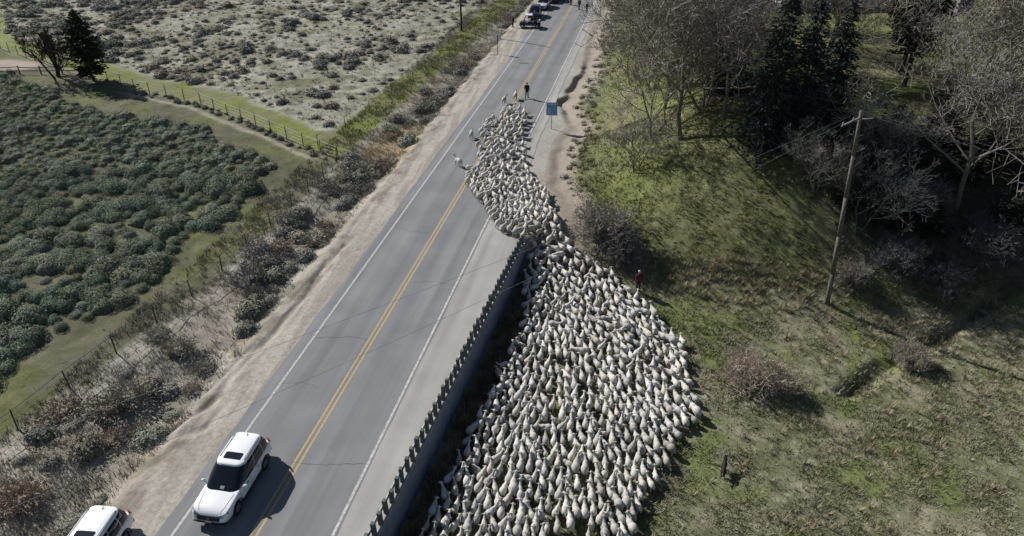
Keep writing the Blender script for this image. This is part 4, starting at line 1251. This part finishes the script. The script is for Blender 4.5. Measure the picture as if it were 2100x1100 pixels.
def person_meshes(pose):
    if pose in PERSON: return PERSON[pose]
    j = J(pose)
    body = [('e', j['head'], (.075, .095, .115)), ('c', j['neck'] + Vector((0, 0, -.04)), .055, j['head'] + Vector((0, -.01, -.06)), .052),
            ('e', j['head'] + Vector((0, .098, -.015)), (.014, .02, .025)), ('e', j['head'] + Vector((.076, 0, -.01)), (.012, .02, .03)), ('e', j['head'] + Vector((-.076, 0, -.01)), (.012, .02, .03)),
            ('c', j['chest'] + Vector((-.08, 0, .06)), .10, j['chest'] + Vector((.08, 0, .06)), .10), ('c', j['chest'], .13, j['pel'], .12),
            ('c', j['neck'] + Vector((0, 0, -.05)), .06, j['chest'], .11)]
    for s in 'LR':
        body += [('c', j['sh' + s], .055, j['el' + s], .042), ('c', j['el' + s], .042, j['wr' + s], .028), ('c', j['hip' + s], .085, j['knee' + s], .058),
                 ('c', j['knee' + s], .055, j['ank' + s], .038), ('c', j['ank' + s], .038, j['toe' + s], .03), ('c', j['sh' + s], .055, j['neck'] + Vector((0, 0, -.06)), .05)]
        d = (j['wr' + s] - j['el' + s]).normalized(); side = Vector((0, 1, 0)) - d * d.y
        side = side.normalized() if side.length > .1 else Vector((0, 0, 1))
        out = d.cross(side)
        pc = j['wr' + s] + d * .05
        body += [('c', j['wr' + s], .028, j['wr' + s] + d * .075, .034)]
        for f, (o, ln) in enumerate([(.03, .075), (.01, .088), (-.011, .08), (-.031, .062)]):
            a = j['wr' + s] + d * .085 + side * o
            b = a + d * ln * .55; c = b + (d * .8 + out * (.6 if s == 'L' else -.6)).normalized() * ln * .5
            body += [('c', a, .0095, b, .0085), ('c', b, .0085, c, .0075)]
        a = j['wr' + s] + d * .02 + side * .026
        body += [('c', a, .012, a + (d * .6 + side * .8).normalized() * .05, .010), ('c', a + (d * .6 + side * .8).normalized() * .05, .010, a + (d * .75 + side * .55).normalized() * .078, .008)]
    coat = [('e', j['chest'] + Vector((0, 0, .02)), (.205, .145, .24)), ('c', j['chest'], .165, j['pel'] + Vector((0, 0, -.05)), .165), ('e', j['pel'] + Vector((0, 0, -.06)), (.195, .155, .14)),
            ('c', j['neck'] + Vector((0, 0, -.06)), .085, j['neck'] + Vector((0, 0, .01)), .075)]
    trou = [('e', j['pel'] + Vector((0, 0, -.04)), (.165, .125, .12))]; shoe = []
    for s in 'LR':
        coat += [('c', j['sh' + s], .082, j['el' + s], .066), ('c', j['el' + s], .064, j['wr' + s], .046), ('c', j['sh' + s], .08, j['chest'] + Vector((0, 0, .1)), .12)]
        trou += [('c', j['hip' + s], .10, j['knee' + s], .074), ('c', j['knee' + s], .072, j['ank' + s] + Vector((0, 0, .02)), .058)]
    hat = [('e', j['head'] + Vector((0, 0, .06)), (.09, .105, .085)), ('c', j['head'] + Vector((0, .08, .055)), .03, j['head'] + Vector((0, .15, .045)), .02)]
    out = dict(body=blob('body', body, .009, 2, .22), jacket=blob('jacket', coat, .02, 3, .6), trousers=blob('trousers', trou, .02, 3, .6),
               hat=blob('hat', hat, .012, 2, .6),
               shoeL=blob('shoe', [('c', j['ankL'] - Vector((0, .03, .03)), .05, j['toeL'] + Vector((0, 0, .01)), .042)], .012, 2, .6),
               shoeR=blob('shoe', [('c', j['ankR'] - Vector((0, .03, .03)), .05, j['toeR'] + Vector((0, 0, .01)), .042)], .012, 2, .6))
    zmin = min(coords(out['shoeL'])[:, 2].min(), coords(out['shoeR'])[:, 2].min()); out['z'] = float(zmin)
    PERSON[pose] = out; return out
def person(x, y, rz, pose, jk, tr, ht, label, s=1.0, z=None, group=None):
    m = person_meshes(pose)
    z = H(x, y) if z is None else z
    o = empty('person', (x, y, z - m['z'] * s), rz, label, 'person', group); o.scale = (s, s, s)
    link('body', m['body'], skin_m, o)
    for nm, key, c in (('jacket', 'jacket', jk), ('trousers', 'trousers', tr), ('hat', 'hat', ht), ('shoe', 'shoeL', (.03, .026, .022)), ('shoe', 'shoeR', (.03, .026, .022))):
        me = m[key].copy(); me.materials.clear(); me.materials.append(mat('cloth_%.3f_%.3f_%.3f' % c, c, rough=.9, var=.15, vscale=9)); link(nm, me, None, o)
person(1.15, 80.2, .05, 'walk', (.02, .02, .022), (.035, .035, .04), (.02, .02, .02), 'person in black walking up the road ahead of the flock', 1.03, 0)
person(15.7, 44.9, .5, 'stand', (.075, .020, .024), (.05, .05, .06), (.42, .38, .33), 'herder in a dark red jacket and pale cap behind the flock edge')
far = 'people standing on the far road'
person(-1.9, 133.6, 2.9, 'stand', (.05, .05, .07), (.04, .04, .05), (.04, .035, .03), 'person in dark clothes nearest the far parked cars', 1, 0, far)
person(-1.0, 131.4, 3.3, 'stand', (.03, .03, .035), (.05, .05, .065), (.03, .03, .03), 'person in black, one of two side by side on the far yellow line', 1.02, 0, far)
person(-.3, 130.6, 3.0, 'stand', (.04, .038, .04), (.03, .03, .04), (.05, .04, .03), 'person in black, one of two side by side on the far yellow line', .98, 0, far)
person(1.5, 127.4, 2.8, 'stand', (.03, .03, .035), (.16, .17, .19), (.02, .02, .02), 'person in a black jacket and grey trousers in the far right lane', 1.0, 0, far)
person(3.0, 125.4, 3.6, 'stand', (.045, .045, .055), (.05, .05, .06), (.03, .03, .03), 'person in dark clothes at the far right road edge', .92, 0, far)
person(-7.1, 113.6, 2.2, 'stand', (.03, .024, .02), (.025, .022, .02), (.03, .025, .02), 'person in dark brown standing on the dirt beside the buggy', 1.0)
# ------------------------------------------------------------------ vehicles
glass_m = mat('car_glass', (.008, .010, .014), rough=.06, spec=.6)
tyre_m = mat('tyre', (.016, .016, .017), rough=.85)
rim_m = mat('rim', (.33, .34, .35), rough=.35, metal=.7)
trim_m = mat('black_trim', (.022, .023, .025), rough=.6)
lamp_m = mat('headlamp', (.13, .15, .19), rough=.15, spec=.7)
tail_m = mat('tail_lamp', (.30, .012, .016), rough=.25, spec=.6)
plate_m = mat('number_plate', (.55, .56, .60), rough=.5)
dash_m = mat('dash_paper', (.34, .37, .33), rough=.8)

def loft(name, rings, closed_ends=True):
    V = []; F = []; n = len(rings[0])
    for r in rings: V += r
    for j in range(len(rings) - 1):
        for i in range(n):
            a = j * n + i; b = j * n + (i + 1) % n
            F.append((a, b, b + n, a + n))
    F.append(tuple(reversed(range(n)))); F.append(tuple((len(rings) - 1) * n + i for i in range(n)))
    me = bpy.data.meshes.new(name); me.from_pydata(V, [], F)
    bm = bmesh.new(); bm.from_mesh(me); bmesh.ops.recalc_face_normals(bm, faces=bm.faces); bm.to_mesh(me); bm.free(); me.update()
    return me

def car_meshes(kind):
    """all parts of a passenger car facing +y; kind 'suv' or 'pickup'"""
    parts = []
    L2 = 2.32
    st = [(-2.34, .70, .46, .80, .92), (-2.29, .82, .36, .86, 1.0), (-2.10, .89, .28, .92, 1.04), (-1.40, .925, .25, .95, 1.04), (-.4, .93, .24, .93, 1.01), (.6, .93, .24, .92, .99),
          (1.00, .92, .24, .93, .99), (1.12, .92, .24, .93, .98), (1.75, .91, .25, .875, .915), (2.00, .885, .27, .835, .875), (2.15, .855, .28, .775, .82), (2.24, .81, .29, .71, .755), (2.33, .72, .32, .60, .64), (2.36, .62, .36, .54, .57)]
    rings = []
    for y, w, zb, zs, zt in st:
        half = [(0, zb), (w * .80, zb), (w * .95, zb + .08), (w, zb + .28 * (zs - zb) + .05), (w, zb + .7 * (zs - zb)), (w * .985, zs - .03), (w * .93, zs + (zt - zs) * .55), (w * .86, zs + (zt - zs) * .8), (w * .5, zt), (0, zt + .015)]
        pts = [(x, y, z) for x, z in half] + [(-x, y, z) for x, z in reversed(half[1:-1])]
        rings.append(pts)
    body = loft('body', rings)
    cut = bmesh.new()
    for yw in (-1.36, 1.38):
        for s in (-1, 1):
            bmesh.ops.create_cone(cut, cap_ends=True, segments=28, radius1=.405, radius2=.405, depth=.44,
                                  matrix=Matrix.Translation((s * .86, yw, .34)) @ Matrix.Rotation(math.pi / 2, 4, 'Y'))
    cme = bpy.data.meshes.new('cut'); cut.to_mesh(cme); cut.free()
    co = bpy.data.objects.new('cut', cme); COL.objects.link(co)
    body = evaluated(body, [('SUBSURF', dict(levels=2, render_levels=2)), ('BOOLEAN', dict(object=co, operation='DIFFERENCE', solver='EXACT'))], 'body')
    bpy.data.objects.remove(co)
    body.polygons.foreach_set('use_smooth', np.full(len(body.polygons), True))
    parts.append(('body', body, 'paint', None))
    # cabin: base and roof outlines
    if kind == 'suv':
        yb0, yb1, yt0, yt1 = -2.26, 1.14, -1.98, .10
    else:
        yb0, yb1, yt0, yt1 = -.75, 1.12, -.62, .25
    zb, zt = .97, 1.60
    NE = 5.0
    def plan(v):
        """half width, front and rear of the cabin outline at height fraction v"""
        bulge = .035 * math.sin(math.pi * v)
        w = .885 + (.70 - .885) * v ** 1.25 + bulge
        return w, yb1 + (yt1 - yb1) * v ** .92, yb0 + (yt0 - yb0) * v ** 1.5
    def pt(t, v, off=0.0):
        w, yf, yr = plan(v); cy = (yf + yr) / 2; b_ = (yf - yr) / 2
        c, s_ = math.cos(t), math.sin(t)
        x = (w + off) * math.copysign(abs(c) ** (2 / NE), c); y = cy + (b_ + off) * math.copysign(abs(s_) ** (2 / NE), s_)
        return (x, y, zb + (zt - zb) * v)
    K = 64
    lev = [0, .2, .4, .6, .8, 1.0]
    V = []; F = []
    for v in lev: V += [pt(2 * math.pi * i / K, v) for i in range(K)]
    for j in range(len(lev) - 1):
        for i in range(K):
            F.append((j * K + i, j * K + (i + 1) % K, (j + 1) * K + (i + 1) % K, (j + 1) * K + i))
    cab = bpy.data.meshes.new('cabin'); cab.from_pydata(V, [], F); cab.update()
    cab.polygons.foreach_set('use_smooth', np.full(len(cab.polygons), True))
    parts.append(('cabin', cab, 'paint', None))
    V = []; F = []
    w, yf, yr = plan(1.0); cy = (yf + yr) / 2
    caps = [(1.012, -.035), (1.022, .0), (1.0, .028), (.93, .05), (.75, .075), (.45, .092), (.15, .098)]
    for k_, dz in caps:
        for i in range(K):
            x, y, z = pt(2 * math.pi * i / K, 1.0); V.append((x * k_, cy + (y - cy) * k_, zt + dz))
    for j in range(len(caps) - 1):
        for i in range(K):
            F.append((j * K + i, j * K + (i + 1) % K, (j + 1) * K + (i + 1) % K, (j + 1) * K + i))
    F.append(tuple((len(caps) - 1) * K + i for i in range(K)))
    roof = bpy.data.meshes.new('roof'); roof.from_pydata(V, [], F); roof.update()
    roof.polygons.foreach_set('use_smooth', np.full(len(roof.polygons), True))
    parts.append(('roof', roof, 'paint', None))
    def patch(name, t0, t1, v0, v1, off=.007, nt=14, nv=6):
        V = []; F = []
        for j in range(nv + 1):
            for i in range(nt + 1):
                V.append(pt(t0 + (t1 - t0) * i / nt, v0 + (v1 - v0) * j / nv, off))
        for j in range(nv):
            for i in range(nt):
                a_ = j * (nt + 1) + i; F.append((a_, a_ + 1, a_ + nt + 2, a_ + nt + 1))
        me = bpy.data.meshes.new(name); me.from_pydata(V, [], F); me.update()
        me.polygons.foreach_set('use_smooth', np.full(len(me.polygons), True))
        return me
    def tside(u):      # u in -1..1 along the side -> angle on the right flank
        return math.asin(math.copysign(abs(u) ** (NE / 2), u))
    hp_ = math.pi / 2
    parts.append(('windscreen', patch('windscreen', hp_ - math.acos(.93 ** (NE / 2)) - (hp_ - 2 * math.acos(.93 ** (NE / 2))) if False else math.acos(.93 ** (NE / 2)), math.pi - math.acos(.93 ** (NE / 2)), .02, .96), 'glass', None))
    parts.append(('rear_window', patch('rear_window', -math.pi + math.acos(.86 ** (NE / 2)), -math.acos(.86 ** (NE / 2)), .30, .92), 'glass', None))
    wins = [(-.90, -.50), (-.47, .10), (.13, .80)] if kind == 'suv' else [(-.85, .0), (.05, .80)]
    for side in (1, -1):
        for u0, u1 in wins:
            a0, a1 = tside(u0), tside(u1)
            if side < 0: a0, a1 = math.pi - a1, math.pi - a0
            parts.append(('window', patch('window', a0, a1, .06, .93), 'glass', None))
        parts.append(('door_mirror', blob('door_mirror', [('e', (side * 1.04, .70, 1.06), (.11, .06, .075)), ('c', (side * .88, .74, .99), .03, (side * 1.0, .71, 1.03), .03)], .02, 2, .6), 'paint', None))
        parts.append(('sill', MB().box(side * .90 - .03, side * .90 + .03, -.92, .94, .24, .36).mesh('sill'), 'trim', None))
        for yw in (-1.36, 1.38):
            parts.append(('arch_trim', MB().path([(side * .905, yw + .43 * math.cos(q), .34 + .43 * math.sin(q)) for q in np.linspace(-.15, math.pi + .15, 15)], .035, 6).mesh('arch_trim'), 'trim', None))
        hd = MB().slab([(side * .46, 2.30, .66), (side * .70, 2.25, .67), (side * .86, 2.03, .75), (side * .83, 2.0, .83), (side * .68, 2.17, .785), (side * .44, 2.265, .74)][::side], (side * .3, .9, .3), .045)
        parts.append(('headlight', hd.mesh('headlight'), 'lamp', None))
        tl_ = MB().slab([(side * .84, -2.24, .92), (side * .60, -2.33, .92), (side * .66, -2.24, 1.22), (side * .79, -2.12, 1.22)], (side * .45, -.9, 0), .04)
        parts.append(('tail_light', tl_.mesh('tail_light'), 'tail', None))
        for yy in (-.78, .22):
            parts.append(('door_handle', MB().box(side * .935 - .014, side * .935 + .014, yy, yy + .17, .86, .885).mesh('door_handle'), 'trim', None))
        for yy in (-1.0, .02, .98):
            parts.append(('door_seam', MB().box(side * .929 - .004, side * .929 + .004, yy, yy + .014, .34, .94).mesh('door_seam'), 'trim', None))
        if kind == 'suv':
            parts.append(('roof_rail', MB().path([(side * .60, yt0 + .2, zt + .04), (side * .60, yt0 + .35, zt + .085), (side * .61, yt1 - .5, zt + .09), (side * .61, yt1 - .35, zt + .04)], .016, 6).mesh('roof_rail'), 'trim', None))
    if kind == 'suv':
        sr = MB(); z = zt + .088
        ry = yt1 - .50
        sr.slab([(-.38, ry - .20, z), (.38, ry - .20, z), (.42, ry - .17, z - .003), (.42, ry + .17, z - .012), (.38, ry + .20, z - .015), (-.38, ry + .20, z - .015), (-.42, ry + .17, z - .012), (-.42, ry - .17, z - .003)], (0, 0, 1), .02)
        parts.append(('sunroof', sr.mesh('sunroof'), 'glass', None))
        parts.append(('antenna', MB().tube((0, yt0 + .22, zt + .07), (0, yt0 + .10, zt + .13), .025, .008, 6).mesh('antenna'), 'trim', None))
        parts.append(('hood_seam', MB().path([(-.70, 1.16, .985), (-.62, 1.9, .895), (-.50, 2.16, .835)], .006, 4).path([(.70, 1.16, .985), (.62, 1.9, .895), (.50, 2.16, .835)], .006, 4).mesh('hood_seam'), 'trim', None))
    parts.append(('grille', MB().slab([(-.50, 2.345, .47), (.50, 2.345, .47), (.56, 2.33, .62), (.44, 2.30, .715), (-.44, 2.30, .715), (-.56, 2.33, .62)], (0, 1, .25), .035).mesh('grille'), 'trim', None))
    parts.append(('badge', MB().slab([(-.06, 2.376, .55), (.06, 2.376, .55), (.06, 2.36, .64), (-.06, 2.36, .64)], (0, 1, .25), .016).mesh('badge'), 'lamp', None))
    parts.append(('front_bumper', MB().slab([(-.78, 2.16, .22), (.78, 2.16, .22), (.78, 2.33, .34), (.60, 2.385, .36), (-.60, 2.385, .36), (-.78, 2.33, .34)], (0, .35, .2), .07).mesh('front_bumper'), 'trim', None))
    parts.append(('number_plate', MB().slab([(-.16, 2.40, .38), (.16, 2.40, .38), (.16, 2.392, .50), (-.16, 2.392, .50)], (0, 1, .1), .012).mesh('number_plate'), 'plate', None))
    parts.append(('rear_bumper', MB().box(-.74, .74, -2.37, -2.26, .30, .48).mesh('rear_bumper'), 'trim', None))
    if kind == 'suv':
        parts.append(('dashboard_paper', MB().slab([(-.15, 1.04, 1.045), (.05, 1.04, 1.045), (.03, .93, 1.13), (-.17, .93, 1.13)], (0, .6, .8), .006).mesh('dashboard_paper'), 'dash', None))
    # wheels
    tb = bmesh.new(); R0, R1, W = .34, .235, .115; k = 28
    prof = [(R1, -W), (R0 - .03, -W), (R0, -W * .7), (R0, W * .7), (R0 - .03, W), (R1, W)]
    vv = [[tb.verts.new((x, r * math.cos(2 * math.pi * i / k), r * math.sin(2 * math.pi * i / k))) for r, x in prof] for i in range(k)]
    for i in range(k):
        for q in range(len(prof)):
            tb.faces.new((vv[i][q], vv[(i + 1) % k][q], vv[(i + 1) % k][(q + 1) % 6], vv[i][(q + 1) % 6]))
    tyre = bpy.data.meshes.new('tyre'); tb.to_mesh(tyre); tb.free()
    rim = MB(); rim.tube((-.07, 0, 0), (.07, 0, 0), .24, .24, 24)
    for i in range(5):
        a = 2 * math.pi * i / 5
        for s in (-1, 1):
            rim.slab([(s * .075, .05 * math.cos(a + 1.2), .05 * math.sin(a + 1.2)), (s * .095, .23 * math.cos(a + .16), .23 * math.sin(a + .16)), (s * .095, .23 * math.cos(a - .16), .23 * math.sin(a - .16)), (s * .075, .05 * math.cos(a - 1.2), .05 * math.sin(a - 1.2))][::s], (s, 0, 0), .012)
    rim = rim.mesh('rim')
    wheels = [(s * .80, yw, .34) for yw in (1.38, -1.36) for s in (-1, 1)]
    return parts, tyre, rim, wheels
CARS = {}
def car(x, y, rz, paint, label, kind='suv', z=0.0, group=None, s=(1, 1, 1), name='parked_car', cat='car'):
    if kind not in CARS: CARS[kind] = car_meshes(kind)
    parts, tyre, rim, wheels = CARS[kind]
    o = empty(name, (x, y, z), rz, label, cat, group); o.scale = s
    mm = dict(glass=glass_m, trim=trim_m, lamp=lamp_m, tail=tail_m, plate=plate_m, dash=dash_m, paint=paint)
    for nm, me, mk, _ in parts:
        me2 = me.copy() if mk == 'paint' else me
        if mk == 'paint': me2.materials.clear()
        link(nm, me2, mm[mk], o)
    for w in wheels:
        e = link('wheel', tyre, tyre_m, o); e.location = w
        link('rim', rim, rim_m, e)
    return o
def paint(name, c, rough=.28):
    return mat(name, c, rough=rough, spec=.5, coat=.4)
white_p = paint('paint_white', (.74, .76, .78)); black_p = paint('paint_black', (.012, .014, .02)); silver_p = paint('paint_silver', (.50, .53, .57)); navy_p = paint('paint_navy', (.015, .02, .045))
car(-2.15, 21.2, math.pi + .03, white_p, 'white SUV with a dark sunroof coming down the left lane', name='white_suv')
car(-6.0, 15.95, math.pi + .10, white_p, 'white SUV parked on the dirt verge, only its rear half showing', name='white_suv', z=H(-6, 16.5) + .02)
car(-4.9, 120.6, math.pi + .05, black_p, 'black SUV parked right behind the buggy on the far road edge', z=.02)
car(-4.6, 127.6, math.pi - .03, silver_p, 'pale silver SUV parked behind the black one on the far road edge', z=.02)
car(-3.6, 133.2, math.pi - .06, navy_p, 'dark navy SUV at the end of the far parked row', z=.02)
# open buggy (side-by-side) parked across the road edge
bx_, by_ = -4.4, 113.6
ug = empty('utility_buggy', (bx_, by_, 0.0), math.pi / 2 + .12, 'dark open buggy with a pale roof parked across the far road edge', 'buggy')
navy_b = paint('paint_buggy', (.014, .018, .04), .4); roof_b = mat('buggy_roof', (.55, .56, .6), rough=.5); seat_b = mat('buggy_seat', (.02, .02, .024), rough=.8); shirt_b = mat('buggy_cooler', (.62, .63, .66), rough=.6)
hood = loft('body', [[(x, y, z) for x, z in ((.62, .35), (.70, .45), (.70, .62), (.6, zt), (-.6, zt), (-.70, .62), (-.70, .45), (-.62, .35))] for y, zt in ((-1.6, .78), (-.6, .74), (.5, .76), (.9, .98), (1.45, .86), (1.62, .66))])
link('body', hood, navy_b, ug)
for s in (-1, 1):
    MB().path([(s * .62, 1.0, .95), (s * .58, .55, 1.85), (s * .58, -1.2, 1.85), (s * .62, -1.55, .80)], .03, 7).build('roll_cage', trim_m, ug)
    MB().tube((s * .60, -.35, .72), (s * .58, -.35, 1.85), .03, .03, 7).build('roll_bar', trim_m, ug)
    for yy in (1.15, -1.1):
        e = MB().tube((s * .60, yy, .33), (s * .86, yy, .33), .33, .33, 20).build('wheel', tyre_m, ug)
        MB().tube((s * .862, yy, .33), (s * .875, yy, .33), .17, .17, 14).build('rim', rim_m, e)
    for yy in (.1, -.75):
        MB().box(s * .32 - .25, s * .32 + .25, yy - .22, yy + .22, .76, .92).box(s * .32 - .25, s * .32 + .25, yy - .32, yy - .22, .78, 1.38).build('seat', seat_b, ug, bevel=.03)
    MB().slab([(s * .30, 1.62, .70), (s * .56, 1.60, .70), (s * .56, 1.54, .80), (s * .30, 1.56, .80)][::s], (0, 1, .3), .03).build('headlight', lamp_m, ug)
MB().box(-.64, .64, -.35, .75, 1.86, 1.92).build('roof', roof_b, ug, bevel=.02)
MB().box(-.5, .5, -1.5, -1.05, .79, 1.12).build('cargo_box', shirt_b, ug, bevel=.03)

# ------------------------------------------------------------------ house and shed on the terrace
siding_m = mat('house_siding', (.42, .42, .44), rough=.9, var=.08, vscale=2); roof_m = mat('house_roof', (.20, .19, .20), rough=.95, var=.25, vscale=3)
frame_m = mat('white_frame', (.70, .70, .68), rough=.7); pane_m = mat('house_pane', (.02, .025, .035), rough=.1, spec=.6); door_m = mat('house_door', (.10, .12, .18), rough=.7)
def house(x, y, rz, L, W, Hh, rise, label, name, cat, wins, wall_m_=siding_m):
    z = H(x, y) - .1
    o = empty(name, (x, y, z), rz, label, cat)
    MB().box(-L / 2, L / 2, -W / 2, W / 2, 0, Hh).build('wall', wall_m_, o)
    e = .45
    rf_ = MB()
    for s in (-1, 1):
        P_ = [(-L / 2 - e, s * (W / 2 + e), Hh - e * rise / (W / 2) + .02), (L / 2 + e, s * (W / 2 + e), Hh - e * rise / (W / 2) + .02), (L / 2 + e, 0, Hh + rise), (-L / 2 - e, 0, Hh + rise)]
        rf_.slab(P_ if s < 0 else P_[::-1], (0, s * .4, 1), .12)
    rfo = rf_.build('roof', roof_m, o)
    for s in (-1, 1):
        MB().slab([(s * L / 2, -W / 2, Hh), (s * L / 2, W / 2, Hh), (s * L / 2, 0, Hh + rise)][::s], (s, 0, 0), -.15).build('gable', wall_m_, o)
    MB().box(-L * .3, -L * .3 + .6, .3, .9, Hh, Hh + rise + .8).build('chimney', mat('chimney_brick', (.22, .12, .09), rough=.9, var=.2, vscale=8), rfo)
    for wx in wins:
        w = MB().box(wx - .62, wx + .62, -W / 2 - .06, -W / 2 - .005, 1.0, 2.2).build('window', frame_m, o)
        MB().box(wx - .52, wx + .52, -W / 2 - .075, -W / 2 - .062, 1.1, 2.1).build('pane', pane_m, w)
    d = MB().box(-.5, .5, -W / 2 - .05, -W / 2 - .004, .05, 2.1).build('door', door_m, o)
    MB().tube((.36, -W / 2 - .05, 1.05), (.36, -W / 2 - .10, 1.05), .03, .03, 8).build('handle', rim_m, d)
    return o
house(36.0, 106.0, .15, 13, 7.5, 2.9, 1.7, 'low grey house with a dark roof behind the leafless trees', 'house', 'house', (-5, -2.6, 2.6, 5))
sz_ = H(51.5, 103)
shd = empty('shed', (51.5, 103, sz_ - .1), .2, 'small plain grey shed standing on the far lawn', 'shed')
MB().box(-.9, .9, -.9, .9, 0, 2.3).build('wall', mat('shed_grey', (.20, .19, .21), rough=.9, var=.1), shd)
MB().slab([(-1.05, -1.05, 2.3), (1.05, -1.05, 2.3), (1.05, 1.05, 2.65), (-1.05, 1.05, 2.65)], (0, -.15, 1), .08).build('roof', mat('shed_roof', (.36, .36, .36), rough=.8), shd)
MB().box(-.4, .4, -.93, -.903, .05, 1.95).build('door', door_m, shd)
